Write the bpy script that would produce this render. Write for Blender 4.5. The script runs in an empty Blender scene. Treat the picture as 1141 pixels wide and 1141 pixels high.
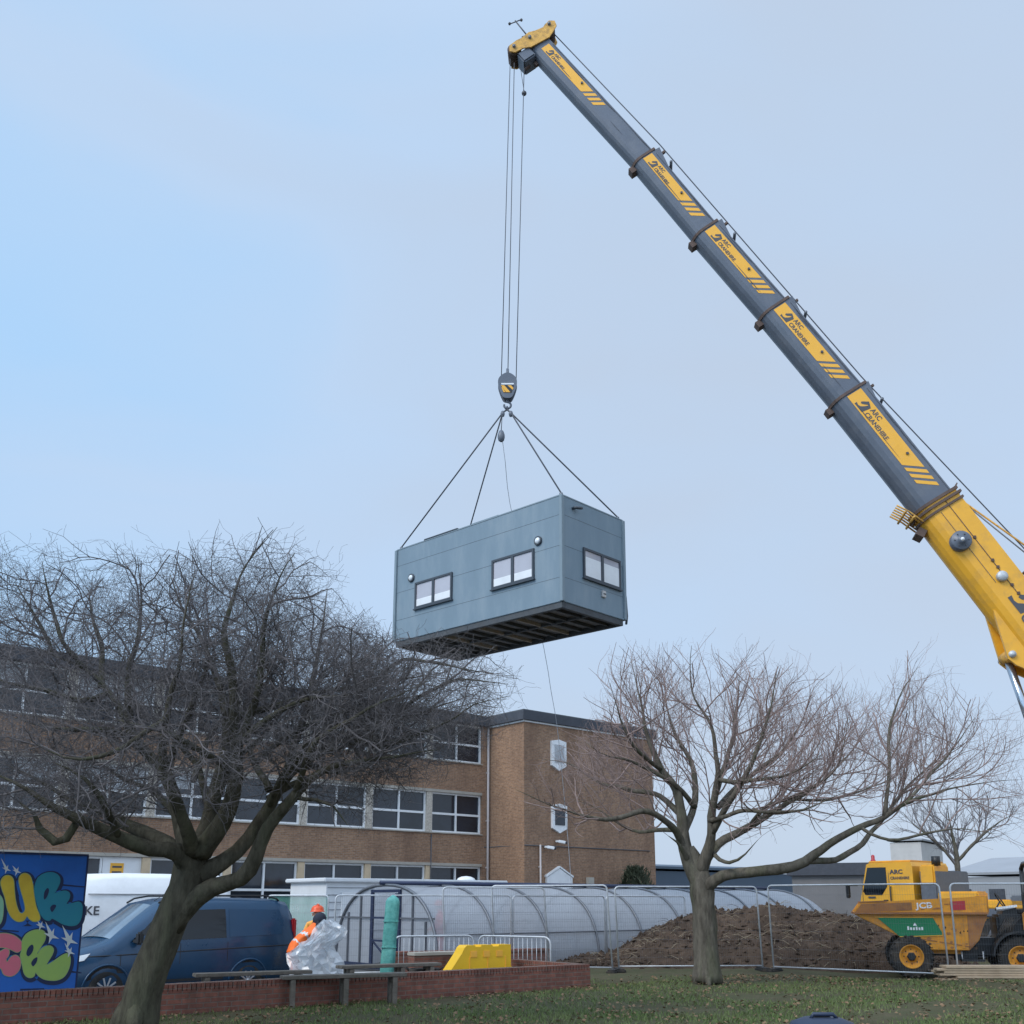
import bpy, bmesh, math, random
from mathutils import Vector, Matrix, noise
from mathutils.geometry import tessellate_polygon
random.seed(7)
SC = bpy.context.scene
COL = SC.collection
R = math.radians
V = Vector

# ------------------------------------------------------------------ camera
F, CY, CX, EYE, HOR = 1120.0, 740.0, 570.5, 1.65, 1005.0
PITCH = math.atan((HOR - CY) / F)
SP, CP = math.sin(PITCH), math.cos(PITCH)
cam = bpy.data.cameras.new('camera')
cam.sensor_width = 36.0
cam.lens = F / 1141.0 * 36.0
cam.shift_y = (CY - 570.5) / 1141.0
cam.clip_end = 3000
co = bpy.data.objects.new('camera', cam)
COL.objects.link(co)
co.location = (0, 0, EYE)
co.rotation_euler = (R(90) + PITCH, 0, 0)
SC.camera = co


def at(px, py, Y):
    """the point of the place seen at a spot of the photograph, at distance Y"""
    u, v = (px - CX) / F, (CY - py) / F
    k = Y / (CP - v * SP)
    return V((u * k, Y, EYE + (SP + v * CP) * k))


def onx(px, Y):
    """x at eye level for a column of the photograph"""
    v = (CY - HOR) / F
    return (px - CX) / F * Y / (CP - v * SP)


# ------------------------------------------------------------------ materials
MATS = {}


def nd(nt, t, **kw):
    n = nt.nodes.new(t)
    for k, v in kw.items():
        if k.startswith('i_'):
            n.inputs[k[2:].replace('_', ' ')].default_value = v
        else:
            setattr(n, k, v)
    return n


def mat(name, col, rough=0.6, metal=0.0, var=0.12, scale=6.0, bump=0.0, bscale=None, col2=None, amt=0.5,
        dirt=None, dscale=1.5, damt=0.4, spec=0.5, coat=0.0, stretch=None, rvar=0.12):
    m = bpy.data.materials.new(name)
    m.use_nodes = True
    nt = m.node_tree
    L = nt.links
    b = nt.nodes['Principled BSDF']
    b.inputs['Roughness'].default_value = rough
    b.inputs['Metallic'].default_value = metal
    b.inputs['Specular IOR Level'].default_value = spec
    if coat:
        b.inputs['Coat Weight'].default_value = coat
        b.inputs['Coat Roughness'].default_value = 0.08
    tc = nd(nt, 'ShaderNodeTexCoord')
    crd = tc.outputs['Object']
    if stretch:
        mpn = nd(nt, 'ShaderNodeMapping')
        mpn.inputs['Scale'].default_value = stretch
        L.new(crd, mpn.inputs['Vector'])
        crd = mpn.outputs[0]
    n1 = nd(nt, 'ShaderNodeTexNoise', i_Scale=scale, i_Detail=8.0, i_Roughness=0.65)
    L.new(crd, n1.inputs['Vector'])
    mx = nd(nt, 'ShaderNodeMix', data_type='RGBA')
    if col2 is None:
        a = [max(0, c * (1 - var)) for c in col]
        c2 = [min(1, c * (1 + var)) for c in col]
    else:
        a, c2 = col, col2
    mx.inputs['A'].default_value = (*a[:3], 1)
    mx.inputs['B'].default_value = (*c2[:3], 1)
    rp = nd(nt, 'ShaderNodeMapRange')
    rp.inputs['From Min'].default_value = 0.5 - amt * 0.5
    rp.inputs['From Max'].default_value = 0.5 + amt * 0.5
    L.new(n1.outputs['Fac'], rp.inputs['Value'])
    L.new(rp.outputs['Result'], mx.inputs['Factor'])
    out = mx.outputs['Result']
    if dirt:
        n2 = nd(nt, 'ShaderNodeTexNoise', i_Scale=dscale, i_Detail=10.0, i_Roughness=0.7)
        L.new(crd, n2.inputs['Vector'])
        r2 = nd(nt, 'ShaderNodeMapRange')
        r2.inputs['From Min'].default_value = 0.48
        r2.inputs['From Max'].default_value = 0.72
        r2.inputs['To Max'].default_value = damt
        L.new(n2.outputs['Fac'], r2.inputs['Value'])
        m2 = nd(nt, 'ShaderNodeMix', data_type='RGBA')
        L.new(r2.outputs['Result'], m2.inputs['Factor'])
        L.new(out, m2.inputs['A'])
        m2.inputs['B'].default_value = (*dirt, 1)
        out = m2.outputs['Result']
    L.new(out, b.inputs['Base Color'])
    rr = nd(nt, 'ShaderNodeMapRange')
    rr.inputs['To Min'].default_value = max(0.02, rough - rvar)
    rr.inputs['To Max'].default_value = min(1, rough + rvar)
    L.new(n1.outputs['Fac'], rr.inputs['Value'])
    L.new(rr.outputs['Result'], b.inputs['Roughness'])
    if bump:
        n3 = nd(nt, 'ShaderNodeTexNoise', i_Scale=bscale or scale * 3, i_Detail=6.0)
        L.new(crd, n3.inputs['Vector'])
        bp = nd(nt, 'ShaderNodeBump', i_Strength=bump, i_Distance=0.02)
        L.new(n3.outputs['Fac'], bp.inputs['Height'])
        L.new(bp.outputs['Normal'], b.inputs['Normal'])
    MATS[name] = m
    return m


def brick_mat(name, c1, c2, mortar, bw=0.225, bh=0.075, ms=0.010, stain=None, samt=0.5, sscale=0.35):
    m = bpy.data.materials.new(name)
    m.use_nodes = True
    nt = m.node_tree
    L = nt.links
    b = nt.nodes['Principled BSDF']
    b.inputs['Roughness'].default_value = 0.85
    b.inputs['Specular IOR Level'].default_value = 0.25
    tc = nd(nt, 'ShaderNodeTexCoord')
    sx = nd(nt, 'ShaderNodeSeparateXYZ')
    L.new(tc.outputs['Object'], sx.inputs[0])
    ad = nd(nt, 'ShaderNodeMath', operation='ADD')
    L.new(sx.outputs['X'], ad.inputs[0])
    L.new(sx.outputs['Y'], ad.inputs[1])
    cb = nd(nt, 'ShaderNodeCombineXYZ')
    L.new(ad.outputs[0], cb.inputs['X'])
    L.new(sx.outputs['Z'], cb.inputs['Y'])
    br = nd(nt, 'ShaderNodeTexBrick')
    br.inputs['Scale'].default_value = 1.0
    br.inputs['Brick Width'].default_value = bw
    br.inputs['Row Height'].default_value = bh
    br.inputs['Mortar Size'].default_value = ms
    br.inputs['Mortar Smooth'].default_value = 0.3
    br.inputs['Bias'].default_value = -0.1
    br.inputs['Color1'].default_value = (*c1, 1)
    br.inputs['Color2'].default_value = (*c2, 1)
    br.inputs['Mortar'].default_value = (*mortar, 1)
    L.new(cb.outputs[0], br.inputs['Vector'])
    n2 = nd(nt, 'ShaderNodeTexNoise', i_Scale=sscale * 1.6, i_Detail=12.0, i_Roughness=0.72)
    mps = nd(nt, 'ShaderNodeMapping')
    mps.inputs['Scale'].default_value = (1, 1, .3)
    L.new(tc.outputs['Object'], mps.inputs['Vector'])
    L.new(mps.outputs[0], n2.inputs['Vector'])
    r2 = nd(nt, 'ShaderNodeMapRange')
    r2.inputs['From Min'].default_value = 0.42
    r2.inputs['From Max'].default_value = 0.70
    r2.inputs['To Max'].default_value = samt
    L.new(n2.outputs['Fac'], r2.inputs['Value'])
    mx = nd(nt, 'ShaderNodeMix', data_type='RGBA')
    L.new(r2.outputs['Result'], mx.inputs['Factor'])
    L.new(br.outputs['Color'], mx.inputs['A'])
    mx.inputs['B'].default_value = (*(stain or tuple(c * 0.45 for c in c1)), 1)
    n4 = nd(nt, 'ShaderNodeTexNoise', i_Scale=9.0, i_Detail=6.0)
    L.new(tc.outputs['Object'], n4.inputs['Vector'])
    hs = nd(nt, 'ShaderNodeHueSaturation')
    r4 = nd(nt, 'ShaderNodeMapRange')
    r4.inputs['To Min'].default_value = 0.6
    r4.inputs['To Max'].default_value = 1.4
    L.new(n4.outputs['Fac'], r4.inputs['Value'])
    L.new(r4.outputs['Result'], hs.inputs['Value'])
    L.new(mx.outputs['Result'], hs.inputs['Color'])
    L.new(hs.outputs['Color'], b.inputs['Base Color'])
    bp = nd(nt, 'ShaderNodeBump', i_Strength=0.5, i_Distance=0.008)
    inv = nd(nt, 'ShaderNodeMath', operation='SUBTRACT')
    inv.inputs[0].default_value = 1.0
    L.new(br.outputs['Fac'], inv.inputs[1])
    L.new(inv.outputs[0], bp.inputs['Height'])
    L.new(bp.outputs['Normal'], b.inputs['Normal'])
    MATS[name] = m
    return m


def glass_mat(name, col=(0.02, 0.025, 0.03), rough=0.06, spec=0.7, var=0.5):
    return mat(name, col, rough, 0, var, 0.8, spec=spec, rvar=0.03)


def film_mat(name, col, transp, transl=0.5, rough=0.35, gloss=0.12):
    m = bpy.data.materials.new(name)
    m.use_nodes = True
    nt = m.node_tree
    L = nt.links
    for n in list(nt.nodes):
        nt.nodes.remove(n)
    o = nd(nt, 'ShaderNodeOutputMaterial')
    tc = nd(nt, 'ShaderNodeTexCoord')
    nz = nd(nt, 'ShaderNodeTexNoise', i_Scale=1.6, i_Detail=9.0, i_Roughness=0.65)
    L.new(tc.outputs['Object'], nz.inputs['Vector'])
    df = nd(nt, 'ShaderNodeBsdfDiffuse')
    tl = nd(nt, 'ShaderNodeBsdfTranslucent')
    mc = nd(nt, 'ShaderNodeMix', data_type='RGBA')
    mc.inputs['A'].default_value = (*[c * 0.8 for c in col], 1)
    mc.inputs['B'].default_value = (*[min(1, c * 1.12) for c in col], 1)
    L.new(nz.outputs['Fac'], mc.inputs['Factor'])
    L.new(mc.outputs['Result'], df.inputs['Color'])
    L.new(mc.outputs['Result'], tl.inputs['Color'])
    m1 = nd(nt, 'ShaderNodeMixShader')
    m1.inputs[0].default_value = transl
    L.new(df.outputs[0], m1.inputs[1])
    L.new(tl.outputs[0], m1.inputs[2])
    tr = nd(nt, 'ShaderNodeBsdfTransparent')
    m2 = nd(nt, 'ShaderNodeMixShader')
    rg = nd(nt, 'ShaderNodeMapRange')
    rg.inputs['From Min'].default_value = 0.3
    rg.inputs['From Max'].default_value = 0.7
    rg.inputs['To Min'].default_value = max(0, transp - 0.12)
    rg.inputs['To Max'].default_value = min(1, transp + 0.12)
    L.new(nz.outputs['Fac'], rg.inputs['Value'])
    L.new(rg.outputs['Result'], m2.inputs[0])
    L.new(m1.outputs[0], m2.inputs[1])
    L.new(tr.outputs[0], m2.inputs[2])
    gl = nd(nt, 'ShaderNodeBsdfGlossy')
    gl.inputs['Roughness'].default_value = rough
    m3 = nd(nt, 'ShaderNodeMixShader')
    m3.inputs[0].default_value = gloss
    L.new(m2.outputs[0], m3.inputs[1])
    L.new(gl.outputs[0], m3.inputs[2])
    nb = nd(nt, 'ShaderNodeTexNoise', i_Scale=3.0, i_Detail=4.0)
    L.new(tc.outputs['Object'], nb.inputs['Vector'])
    bp = nd(nt, 'ShaderNodeBump', i_Strength=0.35, i_Distance=0.05)
    L.new(nb.outputs['Fac'], bp.inputs['Height'])
    for s in (df, tl, gl):
        L.new(bp.outputs['Normal'], s.inputs['Normal'])
    L.new(m3.outputs[0], o.inputs[0])
    MATS[name] = m
    return m


# ------------------------------------------------------------------ mesh builder
class MB:
    def __init__(s, M=None):
        s.v, s.f, s.fm, s.sm, s.mats = [], [], [], [], []
        s.M = M

    def _m(s, m):
        m = MATS[m] if isinstance(m, str) else m
        if m not in s.mats:
            s.mats.append(m)
        return s.mats.index(m)

    def add(s, vs, fs, m, smooth=False):
        o = len(s.v)
        k = s._m(m)
        if s.M is not None:
            vs = [s.M @ V(p) for p in vs]
        s.v.extend([tuple(p) for p in vs])
        for f in fs:
            s.f.append([i + o for i in f])
            s.fm.append(k)
            s.sm.append(smooth)
        return s

    def box(s, c, d, m, rot=None, bev=0.0):
        x, y, z = d[0] / 2, d[1] / 2, d[2] / 2
        b = min(bev, x * 0.9, y * 0.9, z * 0.9)
        if b <= 0:
            vs = [V((i * x, j * y, k * z)) for i in (-1, 1) for j in (-1, 1) for k in (-1, 1)]
            fs = [(0, 1, 3, 2), (4, 6, 7, 5), (0, 4, 5, 1), (2, 3, 7, 6), (0, 2, 6, 4), (1, 5, 7, 3)]
        else:
            bm = bmesh.new()
            bmesh.ops.create_cube(bm, size=1.0)
            for q in bm.verts:
                q.co = V((q.co.x * d[0], q.co.y * d[1], q.co.z * d[2]))
            bmesh.ops.bevel(bm, geom=bm.edges[:], offset=b, segments=2, affect='EDGES')
            bm.verts.index_update()
            vs = [q.co.copy() for q in bm.verts]
            fs = [[q.index for q in f.verts] for f in bm.faces]
            bm.free()
        T = Matrix.Translation(V(c))
        if rot is not None:
            T = T @ (rot.to_4x4() if not isinstance(rot, (int, float)) else Matrix.Rotation(rot, 4, 'Z'))
        return s.add([T @ p for p in vs], fs, m)

    def beam(s, a, b, w, h, m, up=V((0, 0, 1)), bev=0.0):
        a, b = V(a), V(b)
        d = b - a
        x = d.normalized()
        up = V(up)
        if abs(x.dot(up)) > 0.98:
            up = V((0, 1, 0))
        y = up.cross(x).normalized()
        z = x.cross(y)
        rot = Matrix((x, y, z)).transposed()
        return s.box((a + b) / 2, (d.length, w, h), m, rot, bev)

    def tube(s, pts, r, m, n=6, cap=True, smooth=True):
        pts = [V(p) for p in pts]
        k = len(pts)
        rs = r if isinstance(r, (list, tuple)) else [r] * k
        vs, fs = [], []
        t = (pts[1] - pts[0]).normalized()
        ref = V((0, 0, 1)) if abs(t.z) < 0.9 else V((0, 1, 0))
        u = t.cross(ref).normalized()
        for i in range(k):
            if i == 0:
                t = pts[1] - pts[0]
            elif i == k - 1:
                t = pts[i] - pts[i - 1]
            else:
                t = pts[i + 1] - pts[i - 1]
            t = t.normalized() if t.length > 1e-9 else V((0, 0, 1))
            u = (u - t * u.dot(t))
            u = u.normalized() if u.length > 1e-6 else t.orthogonal().normalized()
            w = t.cross(u)
            for j in range(n):
                a = 2 * math.pi * j / n
                vs.append(pts[i] + (u * math.cos(a) + w * math.sin(a)) * rs[i])
        for i in range(k - 1):
            for j in range(n):
                j2 = (j + 1) % n
                fs.append((i * n + j, i * n + j2, (i + 1) * n + j2, (i + 1) * n + j))
        if cap:
            fs.append(tuple(range(n - 1, -1, -1)))
            fs.append(tuple((k - 1) * n + j for j in range(n)))
        return s.add(vs, fs, m, smooth)

    def prism(s, outline, t, m, M=None, smooth=False):
        """outline: 2-D points in the XY plane of M, thickness t centred on it"""
        n = len(outline)
        M = M or Matrix.Identity(4)
        a = [M @ V((x, y, -t / 2)) for x, y in outline]
        b = [M @ V((x, y, t / 2)) for x, y in outline]
        tri = tessellate_polygon([[V((x, y, 0)) for x, y in outline]])
        fs = [(q[0] + n, q[1] + n, q[2] + n) for q in tri] + [(q[2], q[1], q[0]) for q in tri]
        fs += [(i, (i + 1) % n, (i + 1) % n + n, i + n) for i in range(n)]
        return s.add(a + b, fs, m, smooth)

    def flat(s, outline, m, M=None, z=0.0):
        M = M or Matrix.Identity(4)
        tri = tessellate_polygon([[V((x, y, 0)) for x, y in outline]])
        return s.add([M @ V((x, y, z)) for x, y in outline], [tuple(q) for q in tri], m)

    def lathe(s, prof, m, M=None, n=24, smooth=True, cap=False):
        """prof: (radius, height) along local Z"""
        M = M or Matrix.Identity(4)
        k = len(prof)
        vs = [M @ V((r * math.cos(2 * math.pi * j / n), r * math.sin(2 * math.pi * j / n), z)) for r, z in prof for j in range(n)]
        fs = [(i * n + j, i * n + (j + 1) % n, (i + 1) * n + (j + 1) % n, (i + 1) * n + j) for i in range(k - 1) for j in range(n)]
        if cap:
            fs += [tuple(range(n - 1, -1, -1)), tuple((k - 1) * n + j for j in range(n))]
        return s.add(vs, fs, m, smooth)

    def ball(s, c, r, m, n=14, sc=(1, 1, 1), M=None):
        M = M or Matrix.Identity(4)
        prof = []
        k = n // 2
        vs, fs = [], []
        for i in range(k + 1):
            a = math.pi * i / k
            for j in range(n):
                b = 2 * math.pi * j / n
                vs.append(V(c) + M.to_3x3() @ V((math.sin(a) * math.cos(b) * r * sc[0], math.sin(a) * math.sin(b) * r * sc[1], math.cos(a) * r * sc[2])))
        for i in range(k):
            for j in range(n):
                fs.append((i * n + j, (i + 1) * n + j, (i + 1) * n + (j + 1) % n, i * n + (j + 1) % n))
        return s.add(vs, fs, m, True)

    def text(s, body, size, m, M, align='LEFT', shear=0.0, ext=0.0, width=1.0, off=0.0):
        cu = bpy.data.curves.new('t', 'FONT')
        cu.body = body
        cu.size = size
        cu.align_x = align
        cu.shear = shear
        cu.extrude = ext
        cu.offset = off
        cu.resolution_u = 3
        ob = bpy.data.objects.new('t', cu)
        COL.objects.link(ob)
        bpy.context.view_layer.update()
        me = ob.evaluated_get(bpy.context.evaluated_depsgraph_get()).to_mesh()
        vs = [M @ V((p.co.x * width, p.co.y, p.co.z)) for p in me.vertices]
        fs = [tuple(p.vertices) for p in me.polygons]
        ob.evaluated_get(bpy.context.evaluated_depsgraph_get()).to_mesh_clear()
        bpy.data.objects.remove(ob)
        bpy.data.curves.remove(cu)
        return s.add(vs, fs, m)

    def build(s, name, parent=None, world=False, loc=None, label=None):
        """one mesh object; world=True: the points are world points"""
        vs = s.v
        if world and parent is not None:
            W = FR[parent.name].inverted()
            vs = [tuple(W @ V(p)) for p in vs]
        elif loc is not None:
            vs = [tuple(V(p) - V(loc)) for p in vs]
        me = bpy.data.meshes.new(name)
        me.from_pydata(vs, [], s.f)
        for m in s.mats:
            me.materials.append(m)
        me.polygons.foreach_set('material_index', s.fm)
        me.polygons.foreach_set('use_smooth', s.sm)
        me.update()
        o = bpy.data.objects.new(name, me)
        COL.objects.link(o)
        if parent is not None:
            o.parent = parent
            FR[o.name] = FR[parent.name]
        else:
            o.location = loc or (0, 0, 0)
            FR[o.name] = Matrix.Translation(V(o.location))
        if label:
            o['label'] = label
        return o


FR = {}


def tag(o, label, cat, group=None):
    o['label'] = label
    o['category'] = cat
    if group:
        o['group'] = group
    return o


def thing(name, label, cat, loc=(0, 0, 0), rz=0.0, group=None):
    o = bpy.data.objects.new(name, None)
    o.empty_display_size = 0.2
    COL.objects.link(o)
    o.location = loc
    o.rotation_euler = (0, 0, rz)
    FR[o.name] = Matrix.Translation(V(loc)) @ Matrix.Rotation(rz, 4, 'Z')
    return tag(o, label, cat, group)


def struct(o, kind='structure'):
    o['kind'] = kind
    return o


def copy_tree(o, parent=None):
    c = o.copy()
    COL.objects.link(c)
    if parent is not None:
        c.parent = parent
    for ch in [q for q in list(bpy.data.objects) if q.parent == o]:
        copy_tree(ch, c)
    return c


def lerp(a, b, t):
    return a + (b - a) * t


def crom(pts, step):
    """smooth polyline through points; each point a tuple of floats"""
    out = []
    n = len(pts)
    for i in range(n - 1):
        p0, p1, p2, p3 = pts[max(i - 1, 0)], pts[i], pts[i + 1], pts[min(i + 2, n - 1)]
        d = math.dist(p1[:3], p2[:3])
        k = max(1, int(d / step))
        for j in range(k):
            t = j / k
            out.append(tuple(0.5 * (2 * b + (c - a) * t + (2 * a - 5 * b + 4 * c - d_) * t * t + (3 * b - a - 3 * c + d_) * t ** 3)
                             for a, b, c, d_ in zip(p0, p1, p2, p3)))
    out.append(tuple(pts[-1]))
    return out


def closed_smooth(pts, k=4):
    n = len(pts)
    out = []
    for i in range(n):
        p0, p1, p2, p3 = pts[i - 1], pts[i], pts[(i + 1) % n], pts[(i + 2) % n]
        for j in range(k):
            t = j / k
            out.append(tuple(0.5 * (2 * b + (c - a) * t + (2 * a - 5 * b + 4 * c - d) * t * t + (3 * b - a - 3 * c + d) * t ** 3)
                             for a, b, c, d in zip(p0, p1, p2, p3)))
    return out


def inside(poly, x, y):
    c = False
    n = len(poly)
    j = n - 1
    for i in range(n):
        xi, yi = poly[i]
        xj, yj = poly[j]
        if (yi > y) != (yj > y) and x < (xj - xi) * (y - yi) / (yj - yi) + xi:
            c = not c
        j = i
    return c


def rotm(x, y, z, o):
    M = Matrix.Identity(4)
    for i in range(3):
        M[i][0], M[i][1], M[i][2], M[i][3] = x[i], y[i], z[i], o[i]
    return M

# ------------------------------------------------------------------ colours
mat('grass_soil', (0.062, 0.072, 0.034), 0.95, col2=(0.105, 0.088, 0.055), scale=2.2, amt=0.35, bump=0.8, bscale=30,
    dirt=(0.055, 0.040, 0.028), dscale=0.5, damt=0.7, spec=0.1)
mat('blade', (0.080, 0.140, 0.038), 0.8, col2=(0.180, 0.195, 0.085), scale=0.9, amt=0.5, spec=0.15)
mat('leaf_litter', (0.11, 0.060, 0.035), 0.85, col2=(0.30, 0.20, 0.12), scale=7, amt=0.6, spec=0.15)
mat('tarmac', (0.10, 0.10, 0.10), 0.9, var=0.25, scale=5, bump=0.4, bscale=60, dirt=(0.16, 0.13, 0.10), dscale=0.6)
mat('soil', (0.034, 0.025, 0.019), 0.95, col2=(0.120, 0.082, 0.058), scale=1.6, amt=0.5, bump=1.0, bscale=22, dirt=(0.05, 0.034, 0.026), dscale=1.1, damt=0.8, spec=0.12)
mat('straw', (0.30, 0.24, 0.16), 0.8)
brick_mat('brick_buff', (0.365, 0.212, 0.124), (0.245, 0.136, 0.082), (0.30, 0.24, 0.19), stain=(0.155, 0.092, 0.064), samt=0.75)
brick_mat('brick_red', (0.275, 0.108, 0.076), (0.180, 0.072, 0.054), (0.19, 0.135, 0.11), stain=(0.085, 0.052, 0.042), samt=0.7, sscale=1.3)
brick_mat('brick_far', (0.42, 0.40, 0.37), (0.36, 0.34, 0.32), (0.3, 0.3, 0.3), bw=0.6, bh=0.3)
mat('concrete', (0.40, 0.37, 0.32), 0.9, var=0.2, scale=3, dirt=(0.16, 0.14, 0.12), damt=0.6)
mat('pebble', (0.30, 0.26, 0.21), 0.95, col2=(0.62, 0.57, 0.50), scale=22, amt=0.3)
mat('buff_render', (0.58, 0.45, 0.30), 0.85, var=0.15, scale=2, dirt=(0.25, 0.20, 0.15), damt=0.4)
mat('fascia', (0.050, 0.056, 0.070), 0.7, var=0.2, dirt=(0.12, 0.12, 0.13), damt=0.3)
mat('roof_grey', (0.11, 0.12, 0.13), 0.8, var=0.2)
mat('upvc', (0.76, 0.77, 0.78), 0.45, var=0.08, dirt=(0.45, 0.45, 0.43), dscale=3, damt=0.4)
mat('interior', (0.03, 0.03, 0.035), 0.9)
mat('blind', (0.42, 0.44, 0.46), 0.8, var=0.25, scale=1.5)
glass_mat('glass_dark', (0.018, 0.024, 0.034), 0.05, 0.55)
glass_mat('glass_pale', (0.44, 0.43, 0.47), 0.07, 0.9, var=0.12)  # pale base colour paints in the sky mirrored by the cabin panes
mat('pipe_pale', (0.50, 0.45, 0.43), 0.6, dirt=(0.3, 0.25, 0.22))
mat('bark_dark', (0.030, 0.028, 0.020), 0.95, col2=(0.120, 0.108, 0.080), scale=9, amt=0.45, bump=1.0, bscale=26, dirt=(0.080, 0.088, 0.050), dscale=2.2, damt=0.7, spec=0.12, stretch=(1, 1, .28))
mat('bark_brown', (0.050, 0.043, 0.034), 0.95, col2=(0.180, 0.158, 0.125), scale=9, amt=0.45, bump=1.0, bscale=26, dirt=(0.085, 0.098, 0.046), dscale=1.6, damt=0.75, spec=0.12, stretch=(1, 1, .28))
mat('twig_dark', (0.080, 0.075, 0.078), 0.9, col2=(0.20, 0.180, 0.180), scale=2, spec=0.15)
mat('twig_pink', (0.165, 0.122, 0.114), 0.9, col2=(0.38, 0.280, 0.250), scale=1.5, spec=0.15)
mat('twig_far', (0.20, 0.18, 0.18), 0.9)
mat('evergreen', (0.022, 0.032, 0.014), 0.8, col2=(0.055, 0.062, 0.030), scale=3)
mat('galv', (0.52, 0.54, 0.56), 0.5, 0.35, var=0.2, scale=8, dirt=(0.22, 0.20, 0.18), damt=0.3)
mat('galv_dark', (0.16, 0.17, 0.19), 0.5, 0.5, var=0.2, scale=8)
mat('navy_steel', (0.028, 0.040, 0.085), 0.45, 0.2, var=0.25)
mat('black_rubber', (0.018, 0.018, 0.018), 0.85, var=0.3, dirt=(0.10, 0.075, 0.055), dscale=3, damt=0.7)
mat('tyre_muddy', (0.030, 0.028, 0.026), 0.9, var=0.3, bump=0.5, dirt=(0.14, 0.105, 0.075), dscale=2.5, damt=0.8)
mat('black_paint', (0.016, 0.017, 0.019), 0.45, var=0.3, dirt=(0.07, 0.06, 0.05), damt=0.4)
mat('grey_clad', (0.178, 0.242, 0.290), 0.5, 0.0, var=0.10, scale=1.6, dirt=(0.27, 0.31, 0.335), dscale=1.6, damt=0.45, rvar=0.15, stretch=(1, 1, .3), bump=0.15, bscale=2.0)
mat('grey_trim', (0.195, 0.250, 0.285), 0.45, var=0.05)
mat('anthracite', (0.045, 0.055, 0.068), 0.45, var=0.1)
mat('under_steel', (0.065, 0.072, 0.080), 0.7, var=0.3, dirt=(0.075, 0.065, 0.055), damt=0.5)
mat('under_board', (0.19, 0.185, 0.175), 0.85, var=0.3, dirt=(0.12, 0.10, 0.08))
mat('wood_joist', (0.36, 0.31, 0.26), 0.8, var=0.2)
mat('crane_yellow', (0.82, 0.405, 0.026), 0.45, 0.0, var=0.09, scale=1.4, coat=0.12, dirt=(0.42, 0.235, 0.07), dscale=1.8, damt=0.55)
mat('decal_yellow', (0.86, 0.43, 0.040), 0.5, var=0.08, scale=3, dirt=(0.55, 0.33, 0.12), dscale=3, damt=0.4)
mat('crane_grey', (0.108, 0.124, 0.155), 0.42, 0.05, var=0.14, scale=1.1, dirt=(0.18, 0.185, 0.20), dscale=1.6, damt=0.5, rvar=0.2)
mat('rust_collar', (0.115, 0.075, 0.060), 0.8, var=0.35, scale=5, dirt=(0.06, 0.05, 0.05))
mat('head_ochre', (0.66, 0.36, 0.075), 0.7, var=0.3, scale=7, dirt=(0.12, 0.08, 0.05), dscale=5, damt=0.8)
mat('chrome_rod', (0.45, 0.48, 0.52), 0.22, 0.9, var=0.08)
mat('decal_dark', (0.070, 0.070, 0.080), 0.5, var=0.1)
mat('wire_rope', (0.085, 0.09, 0.105), 0.6, 0.4, var=0.2)
mat('hazard_black', (0.02, 0.02, 0.022), 0.5)
mat('red_paint', (0.42, 0.03, 0.04), 0.4)
mat('dumper_orange', (0.70, 0.295, 0.024), 0.55, var=0.18, scale=3.5, dirt=(0.27, 0.125, 0.050), dscale=2.4, damt=0.85)
mat('skip_rust', (0.30, 0.12, 0.045), 0.75, col2=(0.42, 0.19, 0.06), scale=4, dirt=(0.15, 0.075, 0.045), dscale=3, damt=0.8)
mat('sign_green', (0.010, 0.190, 0.075), 0.5, var=0.06)
mat('white_paint', (0.78, 0.79, 0.80), 0.4, var=0.05, dirt=(0.5, 0.48, 0.45), dscale=1.2, damt=0.3)
mat('cabin_white', (0.70, 0.72, 0.74), 0.5, var=0.06, dirt=(0.45, 0.45, 0.44), damt=0.4)
mat('van_blue', (0.008, 0.050, 0.112), 0.30, 0.10, var=0.12, scale=1.2, coat=0.2, dirt=(0.022, 0.055, 0.105), dscale=1.0, damt=0.4)
glass_mat('van_glass', (0.004, 0.006, 0.009), 0.04, 0.5)
glass_mat('screen_glass', (0.16, 0.21, 0.26), 0.05, 1.0)  # lighter base colour stands in for sky reflected in the windscreen
mat('black_plastic', (0.02, 0.021, 0.023), 0.6, var=0.2)
mat('alloy', (0.55, 0.56, 0.58), 0.35, 0.7)
mat('lamp_clear', (0.75, 0.78, 0.8), 0.12, var=0.05, coat=0.5)
mat('lamp_red', (0.35, 0.012, 0.018), 0.15, coat=0.5)
mat('teal_wrap', (0.055, 0.27, 0.245), 0.6, col2=(0.15, 0.44, 0.39), scale=7, amt=.35, bump=0.8, bscale=9, dirt=(0.035, 0.17, 0.155), dscale=5, damt=0.7)
mat('barrier_yellow', (0.80, 0.47, 0.012), 0.45, var=0.06, dirt=(0.5, 0.3, 0.03), dscale=3, damt=0.3)
mat('bench_wood', (0.105, 0.088, 0.072), 0.85, col2=(0.19, 0.165, 0.135), scale=9, amt=0.5, bump=0.4, dirt=(0.055, 0.06, 0.04), damt=0.5)
mat('new_timber', (0.42, 0.30, 0.19), 0.8, col2=(0.54, 0.41, 0.28), scale=5, dirt=(0.25, 0.19, 0.13), damt=0.4)
mat('mural_blue', (0.014, 0.125, 0.48), 0.55, var=0.12, scale=2, dirt=(0.010, 0.060, 0.25), dscale=1.2, damt=0.5)
mat('mural_navy', (0.010, 0.022, 0.075), 0.6)
mat('mural_yellow', (0.78, 0.58, 0.045), 0.6, col2=(0.55, 0.33, 0.03), scale=2)
mat('mural_teal', (0.014, 0.21, 0.33), 0.6, col2=(0.025, 0.26, 0.31), scale=2)
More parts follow.
